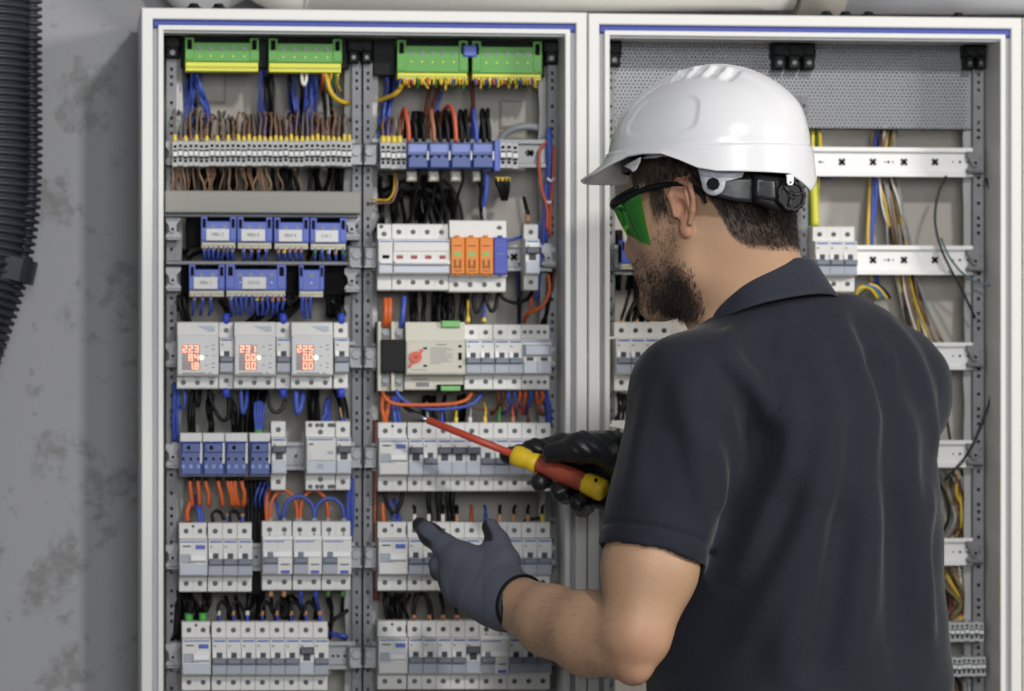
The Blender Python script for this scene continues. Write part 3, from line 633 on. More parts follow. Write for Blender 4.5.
# ------------------------------------------------------------------ earth and neutral terminal blocks
def pushblock(t,w,h,mats,label=None,nscrew=5,led=True,lowfrac=.33):
    """w,h in metres, origin at left centre; raised slotted ears at both ends"""
    col,low=mats; hb=h/2; zl=-hb+h*lowfrac; e=min(.0115,w*.18)
    mb=MB().cbox(0,w,0,.03,zl,hb*.70,.0008).cbox(0,e,-.0008,.03,zl+.002,hb,.0008).cbox(w-e,w,-.0008,.03,zl+.002,hb,.0008)
    obj('body',mb,col,t)
    for x in (e*.5,w-e*.5): obj('ear_slot',MB().box(x-e*.26,x+e*.26,-.0012,.001,hb*.28,hb*.86),m_dark,t)
    n=max(4,int(w/.0036)); lw=MB().cbox(.001,w-.001,.0035,.03,-hb,zl,.0006)
    obj('contact_strip',lw,low,t)
    hs=MB()
    for i in range(n): x=.002+(w-.004)*(i+.5)/n; hs.box(x-.0009,x+.0009,.0031,.01,-hb+h*lowfrac*.28,-hb+h*lowfrac*.55)
    obj('wire_hole',hs,M('strip_shade',(150,150,70) if low is m_yel else (150,146,138),.6),t)
    for i in range(nscrew):
        x=e+(w-2*e)*(i+.5)/nscrew; obj('terminal_screw',MB().cyl((x,-.0008,hb*.34),(x,.002,hb*.34),.0026,12).box(x-.0018,x+.0018,-.0010,0,hb*.34-.0003,hb*.34+.0003),m_screw,t)
    if led:
        d=MB()
        for i in range(nscrew): x=e+(w-2*e)*(i+.5)/nscrew; d.cyl((x,-.0006,-hb*.12),(x,.002,-hb*.12),.0011,8)
        obj('marker_dot',d,m_yel if col is m_green else m_label,t)
def blk(px0,px1,py0,py1,Y,label,group,name,cat,mats,**kw):
    x0,x1=PX(px0,Y),PX(px1,Y); z0,z1=PZ((px0+px1)/2,py1,Y),PZ((px0+px1)/2,py0,Y)
    t=thing(name,label,cat,(x0,Y,(z0+z1)/2),group); pushblock(t,x1-x0,z1-z0,mats,**kw); return t,x1-x0,z1-z0
G='green and yellow earth terminal blocks'
for a,b,c,d,l in ((185,259,37.5,71,'green and yellow earth block at the top left corner'),(268.5,342,38.5,72,'green and yellow earth block at the top, left of the centre uprights'),(397,468,40,79,'green and yellow earth block crowded with wires right of the centre uprights'),(472,542,41,80,'green and yellow earth block at the top right corner of the left cabinet')):
    blk(a,b,c,d,.055,l,G,'earth_terminal_block','terminal block',(m_green,m_yel),lowfrac=.28 if a<390 else .17)
o=obj('blue_link',MB().cbox(PX(463,.052),PX(477,.052),.052,.07,PZ(470,57,.052),PZ(470,45,.052),.002),m_nblue); tag(o,'small blue link between the two right green earth blocks','terminal link')
Gn='blue neutral terminal blocks'
def neutral(px0,px1,py0,py1,lab,txt,lx,ns=2):
    t,w,h=blk(px0,px1,py0,py1,.056,lab,Gn,'neutral_terminal_block','terminal block',(m_nblue,m_cream),nscrew=ns,led=txt is None or ns>2,lowfrac=.2)
    if txt:
        x0,x1=PX(lx[0],.055)-PX(px0,.055),PX(lx[1],.055)-PX(px0,.055); z0,z1=-h*.27,h*.11
        p=obj('label_tag',MB().cbox(x0,x1,-.0032,.001,z0,z1,.0006),m_label,t,'white label tag')
        me=text_mesh('label_text',txt,.0058,m_slot); me.transform(Matrix.Translation(((x0+x1)/2,-.0033,(z0+z1)/2))); obj('label_text',me,None,p)
neutral(201,236.3,216.5,248,'blue block with white tag at the left end of the upper blue row','PEN 2',(206,229))
neutral(237.2,272.3,217,248.5,'blue block with white tag second from the left in the upper blue row','PEN 3',(241,265))
neutral(274,309,217.5,249,'blue block with white tag third from the left in the upper blue row','PEN 4',(278.5,302))
neutral(310.2,346.5,218,249.5,'blue block with white tag at the right end of the upper blue row','CH 1',(315,338))
neutral(189,224.8,264.5,296.5,'blue block with white tag at the left end of the lower blue row','PEN 1',(193.5,217.5))
neutral(225.8,286.2,264.5,296.5,'longest blue block with white tag in the middle of the lower blue row','CH F1',(242,266),4)
neutral(299,324,265,297,'short blue block without a tag at the right of the lower blue row',None,None,1)
neutral(621.5,641.5,240,269,'blue block without a tag in the right cabinet beside the nose',None,None,1)
# ------------------------------------------------------------------ grey feed-through terminals
def term_mb():
    w=.0064; mb=MB()
    mb.extx([(.040,-.0175),(.004,-.0175),(.002,-.0165),(.002,-.004),(0,-.0035),(0,.0035),(.002,.004),(.002,.0165),(.004,.0175),(.040,.0175)],.0002,w-.0002)
    return mb
def term_tag(): return MB().cbox(.0008,.0056,-.0012,.002,-.0028,.0030,.0004)
def term_hole(): return MB().box(.0016,.0048,.0014,.004,.0085,.0125).box(.0016,.0048,.0014,.004,-.0115,-.0075).box(.0010,.0054,-.0002,.003,.0042,.0058).box(.0010,.0054,-.0002,.003,-.0062,-.0040)
def terminals(px0,px1,yc,n,where,group,Y=.042,sz=1.0):
    p=(px1-px0)/n
    for i in range(n):
        x0,x1=PX(px0+p*i,Y),PX(px0+p*(i+1),Y)
        t=thing('terminal_block',f'slim grey terminal, {ordn(i)} from left {where}','terminal block',(x0,Y,PZ(px0+p*i,yc+random.uniform(-.5,.5),Y)),group,((x1-x0)/.0064,1,sz))
        P_(t,'body',('term',),term_mb,m_term); P_(t,'marker_tag',('term',),term_tag,m_label); P_(t,'wire_hole',('term',),term_hole,m_dark)
terminals(172.5,352,153.5,34,'in the long upper-left strip','grey terminals in the upper left strip',sz=.9)
terminals(380.5,406.5,155.5,5,'in the five beside the big blue terminals','grey terminals left of the blue ones',sz=.95)
terminals(500,518.5,155.5,3,'in the three beside the narrow blue terminal','grey terminals right of the blue ones',sz=.95)
for i,yc in enumerate((628,645,661,674)):
    pass
terminals(941,984,632,9,'in the upper strip beside the shirt','grey terminals low in the right cabinet, upper strip',Y=.06,sz=.72)
terminals(943,986,667,9,'in the lower strip beside the shirt','grey terminals low in the right cabinet, lower strip',Y=.06,sz=.72)
# big blue terminals
def bigblue(t,w):
    obj('body',MB().cbox(.0003,w-.0003,.002,.04,-.0165,.0165,.001).cbox(.001,w-.001,-.003,.02,-.0160,.0010,.0015),m_bluemod,t)
    s=MB()
    for i in range(3): x=w*(i+.5)/3; s.cyl((x-.001,-.0034,-.0012),(x-.001,0,-.0012),.0019,10)
    obj('terminal_screw',s,m_dark,t)
    obj('label_plate',MB().box(.003,w-.003,.0014,.004,.0045,.0140),M('blue_gloss',(58,88,172),.25),t)
    obj('white_marker',MB().cbox(w-.0022,w-.0002,-.0034,.002,-.006,.0055,.0004),m_label,t)
xs=(407,428.7,450.3,472,494)
for i in range(4):
    Y=.036; x0,x1=PX(xs[i],Y),PX(xs[i+1],Y)
    t=thing('power_terminal_block',f'{("left-hand end","second","third","right-hand end")[i]} big blue terminal block under the black cable loops'.replace('left-hand end','first').replace('right-hand end','last'),'terminal block',(x0,Y,PZ(xs[i],155.5,Y)),'big blue power terminals',(1,1,.98)); bigblue(t,x1-x0)
x0,x1=PX(494.3,.034),PX(499.8,.034)
o=obj('end_terminal',MB().cbox(x0,x1,.034,.075,PZ(497,171,.034),PZ(497,140,.034),.001),m_nblue); tag(o,'narrow bright blue end terminal right of the big blue terminals','terminal block')
# four dark blue modules
def bluemod(t,w):
    obj('body',MB().cbox(.0003,w-.0003,.006,.058,-.0235,.0225,.001),m_body,t)
    f=obj('blue_face',MB().cbox(.0006,w-.0010,-.002,.03,-.0225,.0135,.0015).cbox(.0025,w-.003,-.0035,.01,.0015,.0120,.001),m_bluemod,t)
    s=MB()
    for i in range(3):
        x=w*(i+.5)/3-.0004; s.box(x-.0016,x+.0012,-.0024,0,-.0065,-.0035)
    s.cyl((w*.38,-.004,.0070),(w*.38,-.003,.0070),.0024,10)
    obj('face_hole',s,m_dark,f)
    g=MB()
    for i in range(3): x=w*(i+.5)/3-.0004; g.cyl((x,-.0026,-.0130),(x,-.0015,-.0130),.0022,10)
    obj('terminal_screw',g,M('blue_screw',(96,116,176),.35,.3),f)
    obj('white_marker',MB().cbox(w-.0034,w-.0004,-.0026,.004,-.010,.012,.0006),m_label,t)
for i,(a,b) in enumerate(((180,202.6),(202.8,225),(225.2,248),(249.5,271))):
    Y=.036; x0,x1=PX(a,Y),PX(b,Y)
    t=thing('distribution_terminal',f'dark blue module {("at the left end of","second in","third in","with the green wire sleeve in")[i]} the group of four','terminal block',(x0,Y,PZ(a,454.2,Y)),'dark blue modules',(1,1,1.17)); bluemod(t,x1-x0)
# ------------------------------------------------------------------ wiring
m_wblk2=M('wire_soft_black',(30,31,35),.5)
TANGLE={}; TB=MB(); SMALL={'wire ends under the right green blocks','lower wire ends under the right green blocks','wires between the long strip and the cover'}
def wire(pts,r,mat,label,group=None,name='wire',n=6,sub=5,cat='cable',ends=None):
    if group in SMALL:
        w=[P(*p) for p in pts]
        for m in [mat]+[e[2] for e in ends or ()]: TANGLE.setdefault(m.name,len(TANGLE))
        TB.tube(w,r,n,TANGLE[mat.name],sub=sub)
        for (i,lp,m,rf) in ends or ():
            d=(w[1]-w[0])/np.linalg.norm(w[1]-w[0])*lp*.00124; TB.cyl(w[0],w[0]+d,r*rf,8,TANGLE[m.name])
        return
    """pts [(px,py,Y)]; ends: list of (index 0/-1, length px, mat, radius factor) sleeves drawn as a part"""
    w=[P(*p) for p in pts]; base=w[0]
    o=obj(name,MB().tube([q-base for q in w],r,n,sub=sub),mat); o.location=tuple(base); tag(o,label,cat,group)
    for (i,lp,m,rf) in ends or ():
        a=w[0] if i==0 else w[-1]; b=w[1] if i==0 else w[-2]; d=(b-a)/np.linalg.norm(b-a)*lp*.00124
        obj('end_sleeve',MB().cyl(a-base,a-base+d,(r if not isinstance(r,list) else r[i])*rf,8),m,o)
    return o
U=random.uniform
def bundle(n,path,spread,r,mat,label,group,ys=.012,jit=1.0,**kw):
    if n>7 or group in DEEP:                        # uncounted masses behind: one tangle
        mats=mat if isinstance(mat,(list,tuple)) else [mat]
        for i in range(n):
            ox,oy=U(-spread,spread),U(-1,1); m=random.choice(mats)
            if m.name not in TANGLE: TANGLE[m.name]=len(TANGLE)
            TB.tube([P(x+ox+U(-jit,jit),y+oy,Y+U(-ys,ys)) for (x,y,Y) in path],r,6,TANGLE[m.name])
        return
    for i in range(n):
        ox,oy=U(-spread,spread),U(-1,1); pts=[]
        for (x,y,Y) in path: pts.append((x+ox+U(-jit,jit),y+oy,Y+U(-ys,ys)))
        wire(pts,r,mat if not isinstance(mat,(list,tuple)) else random.choice(mat),label,group,**kw)
DEEP={'black wires among the blue at top left','dark wires between the two left green blocks','wires below the second green block, left half','black wires below the second green block, right end','dark cables behind the yellow wire','blue wires left of the big blue terminals','dark wires behind the orange bend','dark wires beside the lone slim breaker','wires falling right of the surge arrester','blue wires at the right upright','dark cables beside the left upright','black cables above the 223 meter','black cables feeding the meter breakers','black cables to the first dark blue module','black wires under the last meter breaker','blue cables above the wide white relay','black cables into the left green sleeve','black cables into the right green sleeve','black cables at the lower left upright','dark blue cables right of the lowest row','thin black wires beside the sleeve','dark cables beside the safety glasses','blue wires beside the centre uprights','blue wires behind the black loop','yellow and green cables behind the helmet','blue wires between the two left green blocks'}
# --- left strip: brown-grey wires above with yellow ferrules, brown and black wires below
for i in range(34):
    x=175.2+5.28*i; h=U(108,118)
    wire([(x,142,.052),(x+U(-.6,.6),132,.054),(x+U(-1.5,1.5),h+6,.064),(x+U(-2,3),h,.075),(x+U(-2,4),h+3,.095),(x+U(-4,4),h+16,.115),(x+U(-6,6),158,.125)],.0013,
         random.choice((m_wbrn,m_wbrn,M('wire_taupe',(112,104,98),.5))),f'thin brown-grey wire with yellow ferrule, {ordn(i)} from left above the long grey strip','wires above the long grey strip',
         ends=[(0,U(5,8.5),m_ferY if (i>11 or i%2==0) else m_wbrn,1.75)])
bundle(40,[(262,118,.118),(262,128,.105),(262,140,.10),(262,150,.105)],88,.0013,[m_wbrn,m_wdbr,M('wire_taupe',(112,104,98),.5),m_cable],'brown wire crowded behind the row of ferrules above the long strip','crowded brown wires behind the ferrules',jit=3)
for i in range(30):
    x=U(174,350)
    if i<14: x=172+i*7+U(-2,2)
    m=random.choice((m_wbrn,M('wire_tan',(160,132,104),.5),m_wbrn)) if x<275 else random.choice((m_wblk,m_wblk,m_wbrn))
    wire([(x,168,.058),(x+U(-1,1),174,.066),(x+U(-5,5),186,.075),(x+U(-6,6),200,.09)],.0013,m,'thin wire dropping from the long grey strip behind the grey cover','wires between the long strip and the cover')
bundle(40,[(262,160,.10),(262,175,.105),(262,196,.11)],90,.0028,m_wblk,'black cable behind the thin wires under the long grey strip','black cables under the long strip',jit=5)
# blue wires hanging from the green blocks
B='blue wire hanging below the green block at top left'
bundle(6,[(190,66,.10),(189,84,.105),(187,100,.11),(186,124,.115),(186,148,.12)],8,.0019,m_wblu,B,'blue wires below the top left green block',jit=2)
bundle(4,[(196,74,.095),(200,92,.10),(206,110,.11),(208,128,.115)],3,.0019,m_wblu,'blue wire slanting away below the top left green block','slanting blue wires below the top left green block')
bundle(3,[(186,72,.11),(190,100,.12),(195,130,.125)],6,.0022,m_wblk,'black wire among the blue wires at top left','black wires among the blue at top left')
bundle(4,[(263,70,.10),(263,90,.105),(262,112,.11),(262,140,.12)],4,.0020,m_wblu,'blue wire left of the pale pocket between the green blocks','blue wires between the two left green blocks')
bundle(5,[(268,72,.10),(269,90,.105),(270,115,.11),(272,140,.12)],5,.0022,[m_wblk,m_cable],'dark wire between the two left green blocks','dark wires between the two left green blocks')
bundle(5,[(290,72,.10),(291,88,.105),(294,110,.11),(296,140,.12)],5,.0020,[m_wblu,m_wblu,m_wblk],'wire below the left half of the second green block','wires below the second green block, left half')
bundle(9,[(308,72,.10),(310,90,.105),(308,112,.11),(306,140,.12)],9,.0020,[m_wblu,m_wblu,m_wblk],'wire below the middle of the second green block','wires below the second green block, middle')
bundle(4,[(322,80,.10),(326,100,.11),(328,130,.115)],5,.0024,m_wblk,'black wire below the right end of the second green block','black wires below the second green block, right end')
wire([(302,70,.075),(302,80,.073),(304,85,.072),(306,80,.073),(307,70,.075)],.0022,m_wwht,'short white looped wire under the second green block')
wire([(327,72,.07),(328,84,.068),(332,94,.07),(340,101,.08),(352,103,.10),(372,102,.11),(386,98,.09),(396,93,.075),(407,80,.07)],.0031,m_wyg,'thick yellow wire curving behind the centre uprights between the green blocks')
for i,(x,m) in enumerate(((323,m_wrus),(326,m_wyg),(331,m_wyg),(335,m_wgn),(338,m_wyg))):
    wire([(x,71,.066),(x+U(-1,1),76,.064),(x+U(-2,2),84,.075),(x+U(-3,3),92,.1)],.0016,m,f'short {("rust","yellow","golden","green","mustard")[i]} wire end under the right end of the second green block','short wire ends under the second green block')
# --- wire ends fanned under the two right green blocks
mm=[m_wyg,m_wyg,m_wgn,m_wrus,m_ferY,m_wyg,m_wblu]
from types import SimpleNamespace
for i in range(46):
    x=400+i*3.0+U(-.6,.6)
    if 467<x<473: continue
    wire([(x,76,.062),(x+U(-.5,.5),80,.058),(x+U(-1.5,1.5),84,.064),(x+U(-3,3),70,.095)],.0014,random.choice(mm),'short green-yellow wire end under the crowded green blocks','wire ends under the right green blocks',ends=[(0,U(3,6),random.choice((m_ferY,m_wrus,m_wgn,m_ferW,m_ferY)),1.3)])
    if i%3==0: wire([(x,79,.066),(x+U(-1,1),84.5,.062),(x+U(-2,2),88+U(-2,2),.07),(x+U(-3,3),74,.1)],.0014,random.choice((m_ferY,m_wyg,m_wgn,m_ferY)),'yellow wire end sticking out lower under the crowded green blocks','lower wire ends under the right green blocks')
for i,(a,m,l) in enumerate((([(431,78,.09),(429,90,.10),(427,104,.105),(425,116,.11)],m_wdbr,'dark brown wire running down left under the third green block'),([(441,80,.09),(437,92,.10),(434,104,.105),(432,118,.11)],m_wdbr,'dark brown wire running down right under the third green block'),
    ([(470,70,.085),(472,90,.095),(473,106,.10),(469,122,.11)],m_wdbr,'dark brown wire hanging between the two right green blocks'),([(441,92,.11),(437,104,.115),(434,122,.12)],m_wblu,'blue wire beside the dark brown pair under the third green block'))):
    wire(a,.0030,m,l)
bundle(4,[(391,74,.11),(390,90,.115),(386,112,.12),(385,135,.12)],4,.0028,[m_wblu,m_wblk],'dark cable behind the yellow wire right of the centre uprights','dark cables behind the yellow wire')
bundle(7,[(389,118,.10),(388,128,.10),(387,142,.10)],10,.0018,m_wblu,'blue wire behind the ferrules left of the big blue terminals','blue wires left of the big blue terminals',jit=2)
for i,x in enumerate((383,388,394,399.5)):
    wire([(x,144,.05),(x,134,.052),(x+U(-1,1),124,.06),(x+U(-3,3),118,.08),(x+U(-3,3),130,.10)],.0016,m_wbrn,f'brown wire with a yellow ferrule, {ordn(i)} of four beside the orange loop','ferrule wires beside the orange loop',ends=[(0,8,m_ferY,2.1)])
# thick loops into the big blue terminals
def loop(x0,x1,yt,m,lab,r=.0029,Y=.05,grp='cable loops above the big blue terminals'):
    wire([(x1,142,Y),(x1-.6,128,Y),(x1-2.5,yt+7,Y+.004),((x0+x1)/2,yt,Y+.018),(x0+1.5,yt+8,Y+.035),(x0,yt+22,Y+.045),(x0,150,Y+.05)],r,m,lab,grp,n=8)
loop(400,409,109,m_wrus,'orange-brown cable loop at the left end above the big blue terminals')
loop(411,416,113,m_wblk,'black cable loop just right of the left orange loop')
loop(420,424,114,m_wblk,'black cable loop left of the brown loop above the blue terminals')
loop(428,434,110,M('wire_tan_brown',(160,104,76),.45),'brown cable loop in the middle above the big blue terminals')
loop(436,440,112,m_wblk,'black cable loop right of the brown loop above the blue terminals')
loop(443,448,111,m_wblk,'black cable loop left of the second orange loop')
loop(441,456,106,m_wrus,'tall orange loop right of the middle above the big blue terminals')
loop(459,462,111,m_wblk,'first black cable loop right of the tall orange loop'); loop(463,468,111,m_wblk,'second black cable loop right of the tall orange loop')
loop(472,476.5,110,m_wblu,'bright blue cable loop above the right big blue terminal')
loop(481,484,110,m_wblk,'black cable loop just right of the bright blue loop'); loop(486,489.5,110,m_wblk,'last black cable loop at the right above the blue terminals')
bundle(10,[(440,112,.115),(440,126,.115),(440,150,.12)],34,.0030,m_wblk,'black cable hidden behind the loops above the big blue terminals','black cables behind the loops',jit=2)
wire([(497,146,.12),(506,133,.115),(520,127,.11),(535,127,.11),(548,132,.115)],.0048,M('grey_conduit_cable',(160,162,168),.45),'thick grey cable arching at the right of the blue terminals',n=10)
# rust and blue wires down the right upright
wire([(546,142,.07),(540,150,.066),(539,166,.066),(542,190,.066),(547,208,.066),(547,230,.068)],.0022,m_wrus,'rust wire bowing left down the right upright')
wire([(553,146,.07),(554,152,.066),(553,178,.066),(551,205,.066),(550,236,.068)],.0022,m_wrus,'rust wire straight down the right upright')
bundle(4,[(549,128,.072),(549,146,.070),(548,170,.070),(547,200,.072),(545,240,.075)],2.2,.0020,m_wblu,'blue wire tied along the right upright near the top','blue wires along the right upright',ys=.003)
wire([(547,178,.062),(551,181,.062),(554,178,.064)],.0017,m_wwht,'white cable tie round the blue and rust wires',name='cable_tie',cat='cable tie')
wire([(551,201,.062),(549,203,.062),(547,201,.064)],.0015,m_wwht,'lower white cable tie on the rust wires',name='cable_tie',cat='cable tie')
bundle(4,[(551,270,.08),(549,290,.085),(546,310,.09),(541,330,.095)],5,.0022,[m_wblu,m_wblk,m_wdbr],'dark wire behind the orange bend beside the right upright','dark wires behind the orange bend')
wire([(548,274,.066),(549.5,288,.064),(546,301,.064),(538,309,.066),(527,314,.072),(524,322,.085)],.0024,m_wora,'orange wire bending left below the lone slim breaker')
wire([(531,296,.075),(531,308,.075),(526,318,.08)],.0024,m_wrus,'short rust wire left of the orange bend')
# dark cable coil and wires behind the third row
wire([(398,186,.12),(412,184,.12),(430,180,.118),(446,188,.115),(455,204,.115),(459,226,.118)],.0075,m_cable,'thick dark brown cable arching behind the four-pole breaker',n=12)
wire([(380,196,.125),(398,190,.122),(420,188,.12),(438,196,.12),(446,214,.12),(448,236,.12)],.0085,m_wblk,'thick black cable arching inside the dark brown one',n=12)
bundle(16,[(408,176,.11),(409,190,.115),(409,206,.11),(410,222,.085),(410,230,.06)],32,.0027,m_wblk,'black cable dropping to the four-pole breaker with red windows','black cables above the four-pole breaker',jit=4)
for i in range(5):
    x=398+14.3*i; wire([(x,228,.056),(x,216,.060),(x+U(-3,3),204,.075),(x+U(-6,6),190,.095)],.0030,m_wblk,f'black cable entering the four-pole breaker top, {ordn(i)} from left','cables into the four-pole breaker',ends=[(0,8,m_wgry,1.05)])
wire([(371,203,.08),(382,203,.075),(391,202,.07),(395,195,.068),(397,184,.07),(396,172,.075)],.0017,m_wbrn,'brown wire curling from the centre uprights above the four-pole breaker')
wire([(371,199,.085),(382,200,.08),(389,199,.078),(394,190,.075),(395,174,.08)],.0015,m_wyg,'mustard wire beside the curling brown wire')
for i,(x0,x1) in enumerate(((418,414),(440,444),(462,456),(481,480))):
    wire([(x0,170,.055),(x0+1,180,.058),((x0+x1)/2,192,.062),(x1,206,.07),(x1+U(-3,3),224,.08)],.0020,m_wblk,f'thin black wire hanging below the big blue terminals, {ordn(i)} from left','thin black wires below the blue terminals')
for i,x in enumerate((412,434,456,478)):
    p=obj('cable_lug',MB().cbox(PX(x-5,.06),PX(x+5,.06),.06,.075,PZ(x,181,.06),PZ(x,171,.06),.002),m_cream); tag(p,f'pale lug hanging under the big blue terminals, {ordn(i)} from left','cable lug','pale lugs below the blue terminals')
wire([(486,172,.06),(486.5,184,.062),(485,198,.064),(482,207,.07)],.0034,m_wblu,'bright blue cable hanging below the narrow blue end terminal')
wire([(478,178,.065),(482,190,.066),(481,204,.068),(484,220,.075)],.0034,m_wblk,'black cable hanging left of the bright blue one')
wire([(483,205,.07),(484,214,.07),(486,226,.075)],.0028,m_wgry,'grey cable end above the surge arrester')
for i,x in enumerate((497,501,505,508)):
    wire([(x,178,.058),(x,182,.056),(501+i*2,192,.06),(503+i,199,.07),(505+i,188,.09)],.0030,m_wblk,f'black wire with yellow ferrule below the right grey terminals, {ordn(i)} from left','black wires below the right grey terminals',ends=[(0,4,m_ferY,1.1)])
wire([(528,222,.05),(528,214,.052),(526,207,.056),(524,198,.08)],.0026,m_wblk,'short black wire into the top of the lone slim breaker',ends=[(0,7,m_copper,1.2)])
wire([(506,241,.06),(515,239,.062),(523,236,.068)],.0024,m_wblu,'short blue wire right of the blue surge cartridge')
bundle(3,[(541,222,.07),(540,240,.075),(538,262,.08),(534,300,.09)],4,.0022,[m_wblu,m_wblk],'dark wire beside the lone slim breaker','dark wires beside the lone slim breaker')
# between rows: surge arrester row and transfer switch row
for i,x in enumerate((385.5,389.5)): wire([(x,299,.05),(x,308,.044),(x-.3,318,.044),(x-1,326,.05)],.0036,m_wora,f'{("left","right")[i]} of two orange cables entering the black-covered contactor','orange cables into the contactor',n=8)
wire([(404,297,.055),(403.5,306,.05),(402.5,316,.048),(401.5,327,.052)],.0034,m_wblu,'bright blue cable entering the contactor right of the orange pair',n=8)
bundle(14,[(440,288,.085),(440,300,.09),(440,316,.09),(440,330,.085)],30,.0032,m_wblk,'black cable between the four-pole breaker and the transfer switch','black cables above the transfer switch',jit=3)
wire([(475,290,.06),(473.5,302,.06),(476,312,.06),(480,309,.06),(484,298,.064),(485,290,.07)],.0025,m_wblk,'black wire loop hanging left under the surge arrester')
wire([(485,290,.06),(487,302,.058),(491,311,.058),(495,308,.06),(497,298,.064),(498,290,.07)],.0025,m_wblk,'black wire loop hanging right under the surge arrester')
wire([(500,292,.06),(504,299,.06),(516,303,.06),(527,299,.062),(532,292,.07)],.0027,m_wblk,'black wire sagging from the surge arrester to the lone breaker')
wire([(484.5,298,.066),(484,310,.064),(484,322,.06)],.0024,m_wblu,'blue wire with yellow ferrule between the two hanging loops',ends=[(-1,4,m_ferY,1.2)])
wire([(468,300,.075),(468,312,.066),(468,322,.058)],.0018,m_wyg,'yellow wire end beside the green plug of the transfer switch',ends=[(-1,6,m_ferY,1.6)])
bundle(3,[(519,262,.09),(519,290,.085),(520,324,.08)],2,.0024,[m_wblu,m_wblk],'dark wire falling past the rail right of the surge arrester','wires falling right of the surge arrester')
# below the transfer switch
wire([(382.5,392,.05),(386,399,.046),(396,404,.044),(420,405,.044),(450,404,.046),(466,400,.05),(472,392,.06)],.0024,m_wora,'orange wire swinging across under the cream transfer switch')
wire([(396,390,.052),(400,397,.05),(412,405,.05),(432,409,.05),(455,408,.052),(472,404,.056),(482,394,.065)],.0024,m_wblu,'blue wire swinging across under the cream transfer switch')
for i,(a,b) in enumerate(((382,384),(388,386))): wire([(a,396,.06),(a,408,.056),(b,418,.056),(b,426,.058)],.0030,m_wora,f'{("left","right")[i]} short orange cable below the contactor','short orange cables below the contactor')
bundle(3,[(396,396,.062),(396,408,.06),(397,424,.06)],3,.0028,m_wblu,'blue cable below the contactor','blue cables below the contactor',ys=.004)
wire([(400,402,.06),(408,409,.06),(418,415,.06),(430,424,.065)],.0032,m_wblk,'black cable behind the screwdriver tip')
bundle(10,[(446,396,.10),(446,408,.10),(446,430,.095)],22,.0030,m_wblk,'black cable in the gap behind the screwdriver tip','black cables behind the screwdriver tip',jit=2)
for i,x in enumerate((427.5,442,456,470,485,499,513,528)):
    wire([(x,424,.054),(x,417,.054),(x+U(-1,1),411,.058),(x+U(-2,2),402,.08)],.0017,(m_wgry,m_wblu,m_wyg,m_wgry,m_wyg,m_wgn,m_wora,m_wdbr)[i],f'thin wire end above the screwdriver row, {ordn(i)} from left','wire ends above the screwdriver row',ends=[(0,7,(m_ferW,m_ferB,m_ferY,m_ferW,m_ferY,m_wgn,m_copper,m_wdbr)[i],1.5)])
for k in range(9):
    x=498+k*5.5; wire([(x,391,.055),(x+U(-1,1),398,.058),(x+U(-4,4),406,.068),(x+U(-8,8),414,.085)],.0022,random.choice((m_wora,m_wblu,m_wblu,m_wdbr,m_wrus)),'coloured wire tangled under the right end of the transfer switch row','tangled wires under the transfer switch row')
wire([(470,408,.075),(490,410,.075),(512,409,.075),(530,405,.078)],.0020,m_wdbr,'dark brown wire lying across under the two-pole breakers')
bundle(3,[(545,392,.07),(548,405,.075),(550,424,.08)],2,.0022,m_wblu,'blue wire at the right upright under the transfer switch row','blue wires at the right upright')
# rows 4-5
wire([(384,491,.055),(386,501,.055),(391,511,.055),(397,511,.055),(401,502,.057),(402,491,.06)],.0028,m_wblk,'black cable looping down at the left between the two long rows')
bundle(3,[(392,500,.075),(394,510,.075),(396,522,.065)],5,.0024,m_wblu,'blue wire behind the black loop at left','blue wires behind the black loop')
wire([(383,503,.06),(383,512,.058),(384,522,.056)],.0032,m_wora,'short orange cable at left between the two long rows')
for i,x in enumerate((429,438,440,448,453)):
    wire([(x,490,.06),(x-.5,502,.06),(x+1,514,.062),(x+1,522,.058)],.0034,m_wblk,f'black cable between the two long rows, {ordn(i)} from left','black cables between the two long rows')
em=(m_ferW,m_ferW,m_ferW,m_copper,m_wora,m_ferB,m_copper,m_copper,m_copper,m_ferY); wm=(m_wblk,m_wblk,m_wblk,m_wblk,m_wora,m_wblu,m_wblk,m_wblk,m_wblk,m_wblk)
for i in range(10):
    x=414.5+14.2*i; wire([(x,524,.054),(x,515,.054),(x+U(-.5,.5),509,.058),(x+U(-1,2),506,.066)],.0022,wm[i],f'short wire end above the grey-glove row, {ordn(i)} from left','wire ends above the grey-glove row',ends=[(0,10,em[i],1.15)])
wire([(540,518,.056),(532,519,.058),(524,521,.062)],.0020,m_wblk,'thin black wire lying at the right end above the grey-glove row')
# rows 5-6
bundle(10,[(392,594,.075),(391,606,.08),(394,624,.075)],16,.0026,m_wblk,'black cable at the left above the lowest right-bay row','black cables above the lowest right-bay row',jit=5)
wire([(414,622,.055),(413,610,.055),(416,598,.058),(421,594,.06),(427,597,.06),(431,608,.06),(432,622,.056)],.0028,m_wblk,'black arch-shaped cable left of the grey glove cuff')
for i,x in enumerate((414,429,443,457)): wire([(x,624,.054),(x,616,.054),(x+U(-1,1),606,.06),(x+U(-3,3),594,.075)],.0026,m_wblk,f'black wire with copper end above the lowest right-bay row, {ordn(i)} from left','copper-ended wires above the lowest right-bay row',ends=[(0,9,m_copper,1.1)])
